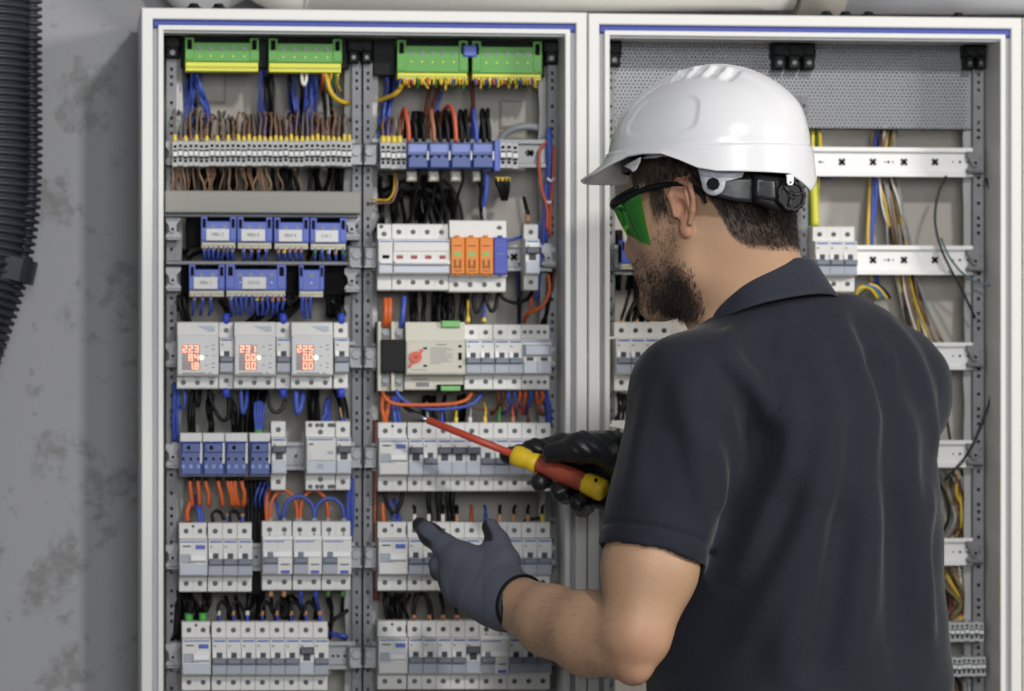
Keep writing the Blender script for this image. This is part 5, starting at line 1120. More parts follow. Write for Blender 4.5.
# head, worked in its own frame
def head(f):
    m=.165; sl,(X,Y,Z)=f.sub(HO-np.array([m,m,.18]),HO+np.array([m,m,.155]))
    dx,dy,dz=(X-HO[0])/hs_,(Y-HO[1])/hs_,(Z-HO[2])/hs_
    x=(dx*HR[0,0]+dy*HR[1,0]+dz*HR[2,0]).astype(F32); y=(dx*HR[0,1]+dy*HR[1,1]+dz*HR[2,1]).astype(F32); z=(dx*HR[0,2]+dy*HR[1,2]+dz*HR[2,2]).astype(F32)
    ay=np.abs(y); A=np.array
    e=lambda c,r:sd_ell(x,ay,z,A(c),A(r)); cn=lambda a,b,ra,rb:sd_cone(x,ay,z,A(a,float),A(b,float),ra,rb)
    d=e((-.006,0,.045),(.097,.077,.092))                      # skull
    d=smin(d,e((-.040,0,.0),(.050,.060,.050)),.03)            # occiput
    d=smin(d,e((.050,0,-.015),(.052,.058,.075)),.03)          # mid face
    d=smin(d,cn((.004,.055,-.030),(.018,.050,-.066),.016,.015),.035)   # jaw angle
    d=smin(d,cn((.018,.050,-.066),(.083,.017,-.098),.015,.016),.03)
    d=smin(d,e((.086,0,-.097),(.020,.025,.018)),.02)          # chin
    d=smin(d,e((.055,.047,-.014),(.024,.018,.019)),.022)      # cheekbone
    d=smin(d,cn((.091,0,.028),(.084,.040,.028),.012,.011),.016)        # brow
    d=smin(d,cn((.092,0,.018),(.106,0,-.020),.0075,.0100),.012)        # nose bridge
    d=smin(d,e((.106,0,-.028),(.0115,.0105,.0100)),.010)
    d=smin(d,e((.098,.0115,-.032),(.0095,.0075,.0070)),.008)  # wings
    d=smin(d,e((.086,0,-.056),(.022,.028,.026)),.016)         # muzzle
    d=smin(d,cn((.1005,0,-.0555),(.090,.022,-.060),.0060,.0035),.007)  # upper lip
    d=smin(d,cn((.0985,0,-.0680),(.088,.019,-.0650),.0068,.0035),.007)
    d=smax(d,-sd_cone(x,ay,z,A((.106,0,-.0615)),A((.088,.024,-.0625)),.0018,.0012),.003)  # mouth line
    d=smax(d,-e((.100,.033,.008),(.018,.020,.014)),.014)      # sockets
    d=smin(d,e((.079,.033,.008),(.0125,.0125,.0120)),.002)    # eyes
    d=smax(d,-e((.1040,.0055,-.0390),(.006,.0032,.0042)),.003)# nostrils
    d=smin(d,cn((-.030,.0,-.040),(-.012,.0,-.075),.050,.052),.03)
    # ears
    q=A; lat=.0735+(-x)*.25
    helix=[(.010,.006),(.0125,.020),(.006,.0305),(-.007,.0335),(-.0175,.027),(-.0205,.012),(-.0165,-.004),(-.009,-.017)]
    de=None
    for i in range(len(helix)-1):
        (a0,a1),(b0,b1)=helix[i],helix[i+1]
        la=.079+max(0,-a0)*.42; lb=.079+max(0,-b0)*.42
        c=cn((a0,la,a1),(b0,lb,b1),.0036,.0036); de=c if de is None else smin(de,c,.002)
    pl=sd_ell(x,ay,z,A((-.0040,.0785,.009)),A((.0165,.0060,.0250)))
    de=smin(de,pl,.003); de=smin(de,e((.0005,.0770,-.0225),(.0080,.0050,.0105)),.005)        # plate, lobe
    de=smin(de,cn((-.0100,.0835,.022),(-.0125,.0845,-.004),.0026,.0024),.003)                 # antihelix
    de=smax(de,-e((.0020,.0885,.003),(.0095,.0120,.0125)),.003)                               # concha
    de=smax(de,-e((-.0005,.0890,.0235),(.0075,.0062,.0055)),.003)
    de=smin(de,cn((.0125,.0790,.020),(.0100,.0780,.006),.0034,.0030),.003)
    de=smin(de,e((.0105,.0785,-.002),(.0035,.0045,.0055)),.003)                               # tragus
    d=smin(d,de,.004)
    f.D[sl]=smin(f.D[sl],(d*hs_).astype(F32),.012)
head(fb)
nk=ul(hw(-.020,0,-.055),NB,1)
fb.cone(hw(-.024,0,-.045),NB,.0490,.0530,.035)
fb.cone(hw(.018,0,-.078),P(742,342,-.375),.040,.050,.03)       # throat
fb.cone(hw(-.058,0,-.030),P(786,318,-.37),.026,.032,.045)     # nape muscles
m_skin=M('skin',(206,160,130),.5,spec=.4)
def skin_nodes():
    nt=m_skin.node_tree; b=nt.nodes['Principled BSDF']; L=nt.links.new
    b.inputs['Subsurface Weight'].default_value=.07; b.inputs['Subsurface Radius'].default_value=(.9,.35,.18); b.inputs['Subsurface Scale'].default_value=.006
    tc=nt.nodes.new('ShaderNodeTexCoord')
    def noise(sc,det):
        n=nt.nodes.new('ShaderNodeTexNoise'); n.inputs['Scale'].default_value=sc; n.inputs['Detail'].default_value=det; L(tc.outputs['Object'],n.inputs['Vector']); return n.outputs['Fac']
    def mix(f,a,c):
        m=nt.nodes.new('ShaderNodeMix'); m.data_type='RGBA'
        (L(f,m.inputs[0]))
        if isinstance(a,tuple): m.inputs[6].default_value=lin(a)+(1,)
        else: L(a,m.inputs[6])
        m.inputs[7].default_value=lin(c)+(1,); return m.outputs[2]
    c=mix(noise(24,4),(186,150,121),(172,136,108))
    def attr(n):
        a=nt.nodes.new('ShaderNodeAttribute'); a.attribute_name=n; return a.outputs['Fac']
    c=mix(attr('ruddy'),c,(190,118,98)); c=mix(attr('stubble'),c,(104,80,66)); c=mix(attr('scalp'),c,(58,46,40))
    L(c,b.inputs['Base Color'])
    bp=nt.nodes.new('ShaderNodeBump'); bp.inputs['Strength'].default_value=.22; bp.inputs['Distance'].default_value=.0012
    L(noise(420,3),bp.inputs['Height']); L(bp.outputs['Normal'],b.inputs['Normal'])
skin_nodes()
BV,BQ=fb.mesh('body',2)
BN=normals(BV,BQ); bl=(BV-HO)@HR/hs_; bx,by,bz=bl[:,0],np.abs(bl[:,1]),bl[:,2]
# hairline, read along the side of the head
hp=[hloc(hside(*q)) for q in ((690,192,.075),(706,196,.075),(716,212,.074),(729,237,.071),(744,247,.066),(768,248,.055),(795,247,.03))]
hlx=np.array([p[0] for p in hp])[::-1]; hlz=np.array([p[2] for p in hp])[::-1]
hl_z=np.interp(bx,hlx,hlz); hl_z=np.where(bx>hlx[-1],.036,hl_z)
near=(np.linalg.norm(bl,axis=1)<.19)
earish=(by>.0765)&(bx>-.028)&(bx<.018)&(bz>-.036)&(bz<.040)
scalp=sstep(-.004,.006,bz-hl_z)*(bx<.080-.25*np.clip(.075-bz,0,.05))*near*(~earish)
sb0,sb1=hloc(hside(668,216,.07)),hloc(hside(651,216,.07))
side=sstep(sb0[0]-.005,sb0[0]+.004,bx)*(1-sstep(sb1[0]-.004,sb1[0]+.005,bx))*sstep(sb0[2]-.010,sb0[2]+.012,bz)*(bz<.06)*near*(by>.045)
front=np.where(bx>sb1[0]+.004,sstep(.040,.048,bz),1)
scalp=np.clip(np.maximum(scalp*front*np.where((bx>sb0[0]-.003)|(bx<.0),1,np.where(bz>.03,1,0)),side),0,1)
# beard mask: sideburn strip widening to jaw, chin and moustache
bw=sstep(-.012,-.052,bz-(.0)*bx)
jaw=np.clip(sstep(-.024,-.066,bz)*sstep(-.006,.030,bx)*(bz>-.150)*(1-sstep(.004,.022,(-.092-.42*(.085-bx))-bz)),0,1)
strip=sstep(.006,.022,bx)*(1-sstep(.040,.064,bx))*sstep(.014,-.014,bz)*(by>.045)*.45
mou=sstep(.074,.084,bx)*sstep(-.040,-.046,bz)*(bz>-.058)*(by<.032)
mouthgap=((bz<-.0535)&(bz>-.072)&(by<.020)&(bx>.088))
stub=np.clip(np.maximum(np.maximum(jaw,strip),mou)*near*(~mouthgap)*(~earish),0,1)
rud=np.clip(mouthgap*.9+((by>.074)&(bx>-.030)&(bx<.020)&(bz>-.04)&(bz<.045)&near)*.35+np.exp(-((np.linalg.norm(BV-P(638,664,-.54),axis=1))/.05)**2)*.22+np.exp(-(np.linalg.norm(bl-np.array([.108,0,-.03]),axis=1)/.016)**2)*.4,0,1)
person=thing('person','man seen from behind in dark polo shirt and white helmet, working at the cabinet','person',(TC[0],TC[1],0))
pm=Matrix.Translation(-Vector(person.location))
def ppart(name,me,label=None,parent=None):
    me.transform(pm); o=bpy.data.objects.new(name,me); C.objects.link(o); o.parent=parent or person
    if label: o['label']=label
    return o
ppart('body',make_mesh('body',BV,BQ,m_skin,{'scalp':scalp*.92,'stubble':stub*.42,'ruddy':rud}),'bare forearm, neck and bearded face')
# strands of hair
def strands(name,idx,dirf,lenf,r,seed,mat,segs=3,label=None,clump=.25):
    g=np.random.default_rng(seed); p=BV[idx]+g.normal(0,.0009,(len(idx),3)); n=BN[idx]; L_=lenf(bl[idx],g)
    d=dirf(bl[idx],n,g); V=[];n0=len(idx)
    d/=np.linalg.norm(d,axis=1,keepdims=True); w=np.cross(d,n); w/=np.linalg.norm(w,axis=1,keepdims=True)+1e-9; b=np.cross(d,w)
    rings=[]
    down=d*1.0+g.normal(0,clump,(n0,3))-n*.25
    for s in range(segs+1):
        t=s/segs; c=p-n*.0012+(d*t+(down-d)*t*t*.5)*L_[:,None]; rr=r*(1-.8*t)
        for k in range(3):
            a=2*PI*k/3; rings.append(c+rr*(math.cos(a)*w+math.sin(a)*b))
    V=np.stack(rings,1).reshape(-1,3); m=(segs+1)*3; base=np.arange(n0)[:,None]*m; q=[]
    for s in range(segs):
        for k in range(3): q.append(np.concatenate([base+s*3+k,base+s*3+(k+1)%3,base+(s+1)*3+(k+1)%3,base+(s+1)*3+k],1))
    return ppart(name,make_mesh(name,V,np.concatenate(q),mat),label)
m_hair=M('dark_brown_hair',(44,35,30),.45,spec=.4)
g=np.random.default_rng(3)
vis=BN[:,1]<.35                                  # skip the side no step aside could show
hz=np.where((scalp>.35)&near&(bz<.085)&vis)[0]; hi_=g.choice(hz,9000)
lowf=lambda l:np.clip((l[:,2]-np.interp(l[:,0],hlx,hlz))/.05,0,1)
strands('hair',hi_,lambda l,n,g:(HR@np.stack([np.where(l[:,0]>.02,-.05,-.38),np.zeros(len(l)),-np.ones(len(l))],0)).T+n*.26+g.normal(0,.15,(len(l),3)),
        lambda l,g:np.where(l[:,0]>.025,.007,.004+.010*lowf(l))*g.uniform(.7,1.25,len(l)),.00038,11,m_hair,label='short dark hair below the helmet')
bzid=np.where((stub>.12)&near&vis)[0]; pr=np.clip(stub[bzid],.0,1)**1.3*np.where(bz[bzid]<-.06,1.0,.6); bi=g.choice(bzid,6000,p=pr/pr.sum())
strands('beard',bi,lambda l,n,g:(HR@np.stack([np.full(len(l),.18),np.zeros(len(l)),-np.ones(len(l))],0)).T+n*.55+g.normal(0,.25,(len(l),3)),
        lambda l,g:np.interp(l[:,2],[-.11,-.08,-.05,0],[.008,.007,.0042,.003])*g.uniform(.6,1.3,len(l)),.00030,12,m_hair,label='short dark beard')
# fine hair on the near forearm
fo=np.where((np.abs(BV[:,2]-1.2)<.14)&(BV[:,0]<EL[0]+.01)&(BV[:,1]<-.25)&(BN[:,1]<.2)&(BV[:,2]<1.36))[0]
fi=g.choice(fo,2200); ad=(WL-EL)/np.linalg.norm(WL-EL)
strands('arm_hair',fi,lambda l,n,g:np.tile(ad*.7-up*.45,(len(l),1))+n*.30+g.normal(0,.2,(len(l),3)),lambda l,g:g.uniform(.005,.010,len(l)),.00011,13,m_hair)
print('body verts',len(BV))
# ------------------------------------------------------------------ polo shirt
fs=Field(np.arange(P(596,500,-.47)[0],P(972,400,-.24)[0],.0026),np.arange(-.62,-.03,.0026),np.arange(.99,1.585,.0027))
slo=[a[0] for a in fs.ax]; shi=[a[-1]+1 for a in fs.ax]
fs.add(torso,slo,shi,.01)
fs.cone(P(768,336,-.37),SL,.050,.058,.05); fs.cone(P(792,334,-.358),SR,.052,.054,.05)
HEM=ul(SL,EL,.69); HEMR=ul(SR,ER,.60)
def sleeve(S,Hm,r0,r1,E):
    ax=(Hm-S)/np.linalg.norm(Hm-S); ax2=(E-S)/np.linalg.norm(E-S)
    def f(X,Y,Z):
        d=sd_cone(X,Y,Z,S,Hm+ax*.05,r0,r1); pl=(X-Hm[0])*ax2[0]+(Y-Hm[1])*ax2[1]+(Z-Hm[2])*ax2[2]
        return smax(d,pl,.003)
    m=.08; fs.add(f,np.minimum(S,Hm)-m,np.maximum(S,Hm)+m,.03)
    def gr(X,Y,Z):
        pl=(X-Hm[0])*ax2[0]+(Y-Hm[1])*ax2[1]+(Z-Hm[2])*ax2[2]; return .0034*np.exp(-((pl+.024)/.0028)**2)
    fs.off(gr,Hm-.075,Hm+.075)
    def inner(X,Y,Z):
        d=sd_cone(X,Y,Z,S,Hm+ax*.05,r0-.005,r1-.005); pl=(X-Hm[0])*ax2[0]+(Y-Hm[1])*ax2[1]+(Z-Hm[2])*ax2[2]
        return smax(d,-(pl+.016),.002)
    return lambda: fs.cut(inner,Hm-.075,Hm+.075,.002)
c1=sleeve(SL,HEM,.0600,.0635,EL); c2=sleeve(SR,HEMR,.055,.058,ER)
fs.cone(P(806,326,-.345),P(886,374,-.255),.060,.060,.05)
fs.cone(P(762,299,-.362),P(772,342,-.358),.060,.074,.05)
# folds: polylines laid on the cloth
def on_cloth(px,py):
    d=AX+RT*(px-512)/FPX+up*(HOR-py)/FPX; t=np.linspace(4.2,5.2,800)/d[1]*1.0
    t=np.linspace(4.25,5.1,700); p=CAM[None]+d[None]*t[:,None]
    v=fs.sample(p); i=np.argmax(v<0)
    return p[i] if v[i]<0 else None
def fold(pts,amp,w):
    w3=[q for q in (on_cloth(*p) for p in pts) if q is not None]
    if len(w3)<2: return
    e=[2*w3[0]-w3[1]]+w3+[2*w3[-1]-w3[-2]]; c=[]
    for i in range(1,len(e)-2):
        for j in range(4):
            t=j/4; a,b,cc,dd=e[i-1],e[i],e[i+1],e[i+2]; c.append(.5*((2*b)+(-a+cc)*t+(2*a-5*b+4*cc-dd)*t*t+(-a+3*b-3*cc+dd)*t**3))
    c.append(w3[-1]); n=len(c)-1
    m=w*2.6; P0=np.min(c,0)-m; P1=np.max(c,0)+m
    sl,(X,Y,Z)=fs.sub(P0,P1); best=np.full(np.broadcast(X,Y,Z).shape,1.0,F32)
    fade=np.zeros_like(best)
    for i in range(n):
        a,b=c[i],c[i+1]; d=b-a; L2=float(d@d)+1e-9
        t=np.clip(((X-a[0])*d[0]+(Y-a[1])*d[1]+(Z-a[2])*d[2])/L2,0,1)
        q=np.sqrt((X-a[0]-t*d[0])**2+(Y-a[1]-t*d[1])**2+(Z-a[2]-t*d[2])**2).astype(F32)
        s=(i+t)/n; k=q<best; best=np.where(k,q,best); fade=np.where(k,np.clip(np.minimum(s,1-s)*5+.1,0,1),fade)
    fs.D[sl]-=(amp*fade*np.exp(-(best/w)**2)).astype(F32)
A_=.0122
FOLDS=[([(834,312),(852,350),(866,395),(872,460),(868,530),(860,600),(852,690)],1.5,.013),
 ([(846,312),(868,350),(884,395),(888,460),(884,530)],-1.2,.013),
 ([(812,400),(822,440),(824,490),(810,560),(790,640),(785,690)],1.0,.013),
 ([(764,400),(786,400),(792,430),(778,480),(752,540),(735,590)],1.3,.011),
 ([(752,424),(768,440),(762,480),(742,530),(720,570)],-1.1,.010),
 ([(812,340),(826,390),(828,450),(806,520),(766,590),(720,650)],1.1,.012),
 ([(796,470),(776,530),(742,600),(700,660)],-1.0,.012),
 ([(842,480),(838,560),(822,640),(815,690)],-1.0,.013),
 ([(884,320),(912,360),(926,410),(934,460)],1.0,.012),([(898,400),(908,470),(914,560),(920,640)],1.1,.012),([(890,470),(896,560),(900,690)],-.9,.012),
 ([(930,480),(926,560),(932,650)],.8,.010),
 ([(706,356),(728,378),(748,405),(756,440),(750,480),(735,512),(722,530)],-1.1,.0075),
 ([(716,346),(740,374),(764,404),(772,440)],1.0,.009),
 ([(676,372),(690,420),(700,470),(706,520)],1.0,.010),([(660,420),(668,470),(690,520)],-.7,.010),([(652,380),(640,440),(630,510)],.6,.010),([(700,430),(718,470),(716,520)],.9,.009),
 ([(716,350),(760,320),(800,312)],.7,.010),([(770,345),(800,352),(836,362)],.5,.009),([(836,345),(870,350),(900,370)],.6,.010)]
for p,a,w in FOLDS: fold(p,A_*a,w*1.8)
# seams
fold([(702,352),(722,330),(742,306),(752,298)],-.0016,.003); fold([(640,352),(670,346),(703,352),(732,384),(752,418)],-.0014,.003)
fold([(758,298),(790,312),(830,328),(846,332)],-.0009,.003)
fs.cone(SL,ul(SL,EL,.40),.056,.0590,.008); fs.cone(ul(SL,EL,.30),ul(SL,EL,.445),.0590,.0595,.008); fs.cone(SR,ul(SR,ER,.38),.053,.0555,.008)
c1(); c2()
fs.off(lambda X,Y,Z:.0012*np.sin(X*38+Z*17+np.sin(Z*23)*1.2)*np.sin(Z*29-X*21+1.0)+.0006*np.sin(X*95-Z*70),slo,shi)
SV,SQ=fs.mesh('shirt',4)
m_shirt=M('navy_pique',(44,48,60),.85,spec=.25)
def cloth(m,scale,dist,base,alt):
    nt=m.node_tree; b=nt.nodes['Principled BSDF']; L=nt.links.new; tc=nt.nodes.new('ShaderNodeTexCoord')
    v=nt.nodes.new('ShaderNodeTexVoronoi'); v.inputs['Scale'].default_value=scale; L(tc.outputs['Object'],v.inputs['Vector'])
    bp=nt.nodes.new('ShaderNodeBump'); bp.inputs['Strength'].default_value=.3; bp.inputs['Distance'].default_value=dist; L(v.outputs['Distance'],bp.inputs['Height']); L(bp.outputs['Normal'],b.inputs['Normal'])
    n=nt.nodes.new('ShaderNodeTexNoise'); n.inputs['Scale'].default_value=260; n.inputs['Detail'].default_value=3; L(tc.outputs['Object'],n.inputs['Vector'])
    mx=nt.nodes.new('ShaderNodeMix'); mx.data_type='RGBA'; mx.inputs[6].default_value=lin(base)+(1,); mx.inputs[7].default_value=lin(alt)+(1,); L(n.outputs['Fac'],mx.inputs[0]); L(mx.outputs[2],b.inputs['Base Color'])
    b.inputs['Sheen Weight'].default_value=.12; b.inputs['Sheen Roughness'].default_value=.4
cloth(m_shirt,700,.0006,(27,30,38),(34,37,47))
ppart('polo_shirt',make_mesh('polo_shirt',SV,SQ,m_shirt),'dark navy short-sleeved polo shirt')
# collar: a folded band round the neck
cn_=P(760,294,-.364); axn=TF*.028+up*.09; axn/=np.linalg.norm(axn)
e1=-TF*1.0; e1-=axn*(e1@axn); e1/=np.linalg.norm(e1); e2=np.cross(axn,e1)
prof=[(.0585,-.014),(.0585,.008),(.0595,.0155),(.0625,.0175),(.0660,.0150),(.0685,.006),(.0725,-.008),(.0790,-.026),(.0815,-.0325),(.0800,-.0335),(.0745,-.024),(.0690,-.012),(.066,-.012)]
nphi=120; Vc=[]
for i in range(nphi):
    a=2*PI*i/nphi; back=math.cos(a)*.5+.5
    for r,h in prof:
        drop=1.0+.15*math.sin(a*2)*0
        Vc.append(cn_+(e1*math.cos(a)*1.10+e2*math.sin(a)*1.10)*(r+(.0012*math.sin(5*a+r*90) if h<0 else 0))+axn*(h*drop+.004*math.cos(a)))
k=len(prof); Qc=np.array([[i*k+j,((i+1)%nphi)*k+j,((i+1)%nphi)*k+j+1,i*k+j+1] for i in range(nphi) for j in range(k-1)])
m_collar=M('navy_rib_collar',(40,44,56),.8,spec=.25); cloth(m_collar,500,.0008,(36,39,48),(48,51,62))
ppart('collar',make_mesh('collar',np.array(Vc),Qc,m_collar),'ribbed dark navy collar')
# trousers and shoes
ft=Field(np.arange(TC[0]-.26,TC[0]+.26,.008),np.arange(-.66,-.05,.008),np.arange(.05,1.06,.008))
ft.add(lambda X,Y,Z:np.maximum(torso(X,Y,np.maximum(Z,.94),-.012),np.maximum(Z-1.03,.86-Z)),[-9]*3,[9]*3,.01)
for s in (1,-1):
    hp_=TC*np.array([1,1,0])+TL*s*.088+up*.90; kn=TC*np.array([1,1,0])+TL*s*.10+TF*.02+up*.50; an=TC*np.array([1,1,0])+TL*s*.12-TF*.015+up*.10
    ft.cone(hp_,kn,.095,.066,.06); ft.cone(kn,an,.066,.055,.03)
TV,TQ=ft.mesh('trousers',1); ppart('trousers',make_mesh('trousers',TV,TQ,M('dark_work_trousers',(40,42,50),.8)))
for s in (1,-1):
    b=TC*np.array([1,1,0])+TL*s*.12
    fsx=Field(np.arange(b[0]-.25,b[0]+.2,.006),np.arange(b[1]-.2,b[1]+.25,.006),np.arange(-.01,.16,.006))
    fsx.cone(b-TF*.05+up*.045,b+TF*.13+up*.036,.045,.040,.03); fsx.cone(b-TF*.02+up*.05,b-TF*.015+up*.12,.045,.045,.03)
    fsx.cut(lambda X,Y,Z:Z-.0012+0*X+0*Y,[-9]*3,[9]*3,.004)
    V_,Q_=fsx.mesh('shoe',1); ppart('shoe',make_mesh('shoe',V_,Q_,m_black))
# ------------------------------------------------------------------ gloves
def gfield(pts,h,m=.035):
    q=np.array(pts); a=q.min(0)-m; b=q.max(0)+m
    return Field(*[np.arange(a[k],b[k],h) for k in range(3)])
p_=lambda *a:P(*a)
K=[p_(461,558,-.232),p_(455,569,-.225),p_(456,582,-.227),p_(461,594,-.236)]
wr=[p_(508,588,-.288),p_(505,596,-.284),p_(502,604,-.284),p_(500,609,-.288)]
idx_=[K[0],p_(445,546.5,-.212),p_(431,535,-.192),p_(420,525,-.174)]
mid_=[K[1],p_(440,565,-.206),p_(440,571,-.180),p_(450,577,-.180)]
rng_=[K[2],p_(449,582,-.200),p_(450,587,-.182),p_(458,588,-.184)]
pnk=[K[3],p_(454,593,-.212),p_(455,596,-.194),p_(461,596,-.194)]
thb=[p_(503,585,-.282),p_(504,562,-.266),p_(498,543,-.250),p_(490.5,527,-.236)]
fg=gfield(K+wr+idx_+mid_+rng_+pnk+thb+[p_(530,604,-.325)],.00135)
for i in range(4): fg.cone(wr[i],K[i],.0200,.0155,.014)
for i in range(3): fg.cone(ul(wr[i],wr[i+1],.5),ul(K[i],K[i+1],.5),.0200,.0145,.012)
fg.ball(ul(wr[2],K[2],.4),(.026,.018,.022),.02)
fg.chain(idx_,[.0138,.0124,.0112,.0096],.014); fg.chain(mid_,[.0132,.0122,.0112,.010],.006); fg.chain(rng_,[.0130,.0118,.0108,.0098],.006); fg.chain(pnk,[.0120,.0110,.010,.0092],.006)
fg.chain(thb,[.0185,.0150,.0122,.0105],.012); fg.cone(thb[1],K[0],.0120,.0130,.018)   # thumb and its web
cA,cB=ul(WL,EL,-.10),ul(WL,EL,.075); cax=(cB-cA)/np.linalg.norm(cB-cA)
fg.cone(cA,cB+cax*.02,.0310,.0345,.02); fg.cut(lambda X,Y,Z:-((X-cB[0])*cax[0]+(Y-cB[1])*cax[1]+(Z-cB[2])*cax[2])+.0,cB-.06,cB+.06,.002)
# knit relaxes in soft wrinkles at the wrist
for s,a in ((.30,.0005),(.17,.0007),(.06,.0006)):
    c0=ul(WL,EL,-s); fg.off(lambda X,Y,Z:a*np.exp(-((((X-c0[0])*cax[0]+(Y-c0[1])*cax[1]+(Z-c0[2])*cax[2])+.006*np.sin(Z*90+s*30))/.0032)**2),c0-.05,c0+.05)
GV,GQ=fg.mesh('glove',2); GN=normals(GV,GQ)
def seg_d(V,pts):
    b=np.full(len(V),9.0)
    for i in range(len(pts)-1):
        a,d=pts[i],pts[i+1]-pts[i]; t=np.clip(((V-a)@d)/(d@d),0,1); b=np.minimum(b,np.linalg.norm(V-a-t[:,None]*d,axis=1))
    return b
fing=np.minimum(np.minimum(seg_d(GV,idx_[1:]),seg_d(GV,mid_[1:])),np.minimum(seg_d(GV,rng_[1:]),seg_d(GV,pnk[1:])))<.0145
thm=seg_d(GV,thb[2:])<.016
coat=sstep(-.12,.10,GN[:,1])
coat=np.where(fing,sstep(-.42,-.22,GN[:,1]),coat); ixf=seg_d(GV,[ul(idx_[0],idx_[1],.6)]+idx_[1:])<.0150; ixd=idx_[3]-idx_[0]; ixd/=np.linalg.norm(ixd); ilat=np.cross(ixd,AX); ilat/=np.linalg.norm(ilat); ilat*=np.sign(-ilat[2]); lt=(GN@ilat); coat=np.where(ixf,np.maximum(sstep(.30,.48,lt),sstep(.72,.86,-lt)),coat); coat=np.where(thm,np.maximum(coat,sstep(.2,.45,-GN[:,0]-.15)),coat)
tip=np.minimum.reduce([np.linalg.norm(GV-q,axis=1) for q in (idx_[3],)]); coat=np.maximum(coat,1-sstep(.012,.016,tip))
wristz=((GV-cA)@cax)>-.01; coat=np.where(wristz,0,coat)
m_knit=M('grey_knit_glove',(92,96,108),.8)
def knit():
    nt=m_knit.node_tree; b=nt.nodes['Principled BSDF']; L=nt.links.new; tc=nt.nodes.new('ShaderNodeTexCoord')
    a=nt.nodes.new('ShaderNodeAttribute'); a.attribute_name='coat'
    mx=nt.nodes.new('ShaderNodeMix'); mx.data_type='RGBA'; mx.inputs[6].default_value=lin((84,88,100))+(1,); mx.inputs[7].default_value=lin((26,27,30))+(1,); L(a.outputs['Fac'],mx.inputs[0]); L(mx.outputs[2],b.inputs['Base Color'])
    mp_=nt.nodes.new('ShaderNodeMapping'); mp_.inputs['Rotation'].default_value=(0,.45,0); L(tc.outputs['Object'],mp_.inputs['Vector'])
    w=nt.nodes.new('ShaderNodeTexWave'); w.inputs['Scale'].default_value=150; w.inputs['Distortion'].default_value=1.5; w.inputs['Detail'].default_value=2; w.inputs['Detail Scale'].default_value=2; L(mp_.outputs[0],w.inputs['Vector'])
    bp=nt.nodes.new('ShaderNodeBump'); bp.inputs['Strength'].default_value=.5; bp.inputs['Distance'].default_value=.0010; L(w.outputs['Fac'],bp.inputs['Height']); L(bp.outputs['Normal'],b.inputs['Normal'])
    mr_=nt.nodes.new('ShaderNodeMapRange'); mr_.inputs['To Min'].default_value=.85; mr_.inputs['To Max'].default_value=.5; L(a.outputs['Fac'],mr_.inputs['Value']); L(mr_.outputs[0],b.inputs['Roughness'])
knit()
gl=ppart('glove',make_mesh('glove',GV,GQ,m_knit,{'coat':coat}),'grey knit glove with black palm, pointing')
u1=np.cross(cax,up); u1/=np.linalg.norm(u1); u2=np.cross(cax,u1)
def ring(c,ax,r,th,n=64,m=10,el=1.0):
    a1=np.cross(ax,up); a1/=np.linalg.norm(a1); a2=np.cross(ax,a1); V=[]
    for i in range(n):
        a=2*PI*i/n; rd=a1*math.cos(a)+a2*math.sin(a)
        for j in range(m):
            b=2*PI*j/m; V.append(c+rd*(r+th*math.cos(b))+ax*(th*el*math.sin(b)))
    Q=np.array([[i*m+j,((i+1)%n)*m+j,((i+1)%n)*m+(j+1)%m,i*m+(j+1)%m] for i in range(n) for j in range(m)]); return np.array(V),Q
V_,Q_=ring(cB-cax*.001,cax,.0338,.0017,el=1.9); ppart('cuff_band',make_mesh('cuff_band',V_,Q_,m_black),'black cuff edge',gl)
# ------------------------------------------------------------------ screwdriver
TIP=P(410,413,-.045); END=P(605,491,-.168); sdx=(END-TIP)/np.linalg.norm(END-TIP)
def onx(px,y=None):
    t=(px-410)/(605-410.); return ul(TIP,END,t)
sd=thing('screwdriver','red insulated screwdriver with yellow bands held in the black glove','screwdriver',tuple(TIP))
def spart(name,pts,rs,mat,n=24,lab=None,sub=1):
    return obj(name,MB().tube([q-TIP for q in pts],rs,n,sub=sub),mat,sd,lab)
spart('metal_tip',[onx(410),onx(413),onx(420),onx(430)],[.0010,.0020,.0028,.0030],M('tool_steel',(150,152,156),.3,.9),16,'bare metal tip')
spart('shaft_sleeve',[onx(428),onx(428.6),onx(519)],[.0035,.0045,.0047],M('insulation_red',(196,76,54),.42),20,'red insulating sleeve')
spart('front_collar',[onx(514),onx(515),onx(520),onx(527),onx(531),onx(538),onx(539)],[.0080,.0120,.0132,.0122,.0106,.0126,.0110],M('tool_yellow',(236,198,40),.4),24,'yellow collar')
spart('handle_grip',[onx(537),onx(545),onx(556),onx(568),onx(580),onx(588)],[.0104,.0104,.0114,.0124,.0122,.0114],M('grip_red',(150,66,48),.5),24,'red grip',3)
spart('end_cap',[onx(584),onx(586),onx(592),onx(599),onx(604),onx(605.5)],[.0116,.0140,.0142,.0142,.0134,.009],MATS['tool_yellow'],8,'yellow end cap')
hx=onx(597)+np.array([-.003,-.0125,.009]); obj('hanging_hole',MB().cyl(hx-TIP,hx-TIP+np.array([0,-.0028,.001]),.0022,12),m_dark,sd)
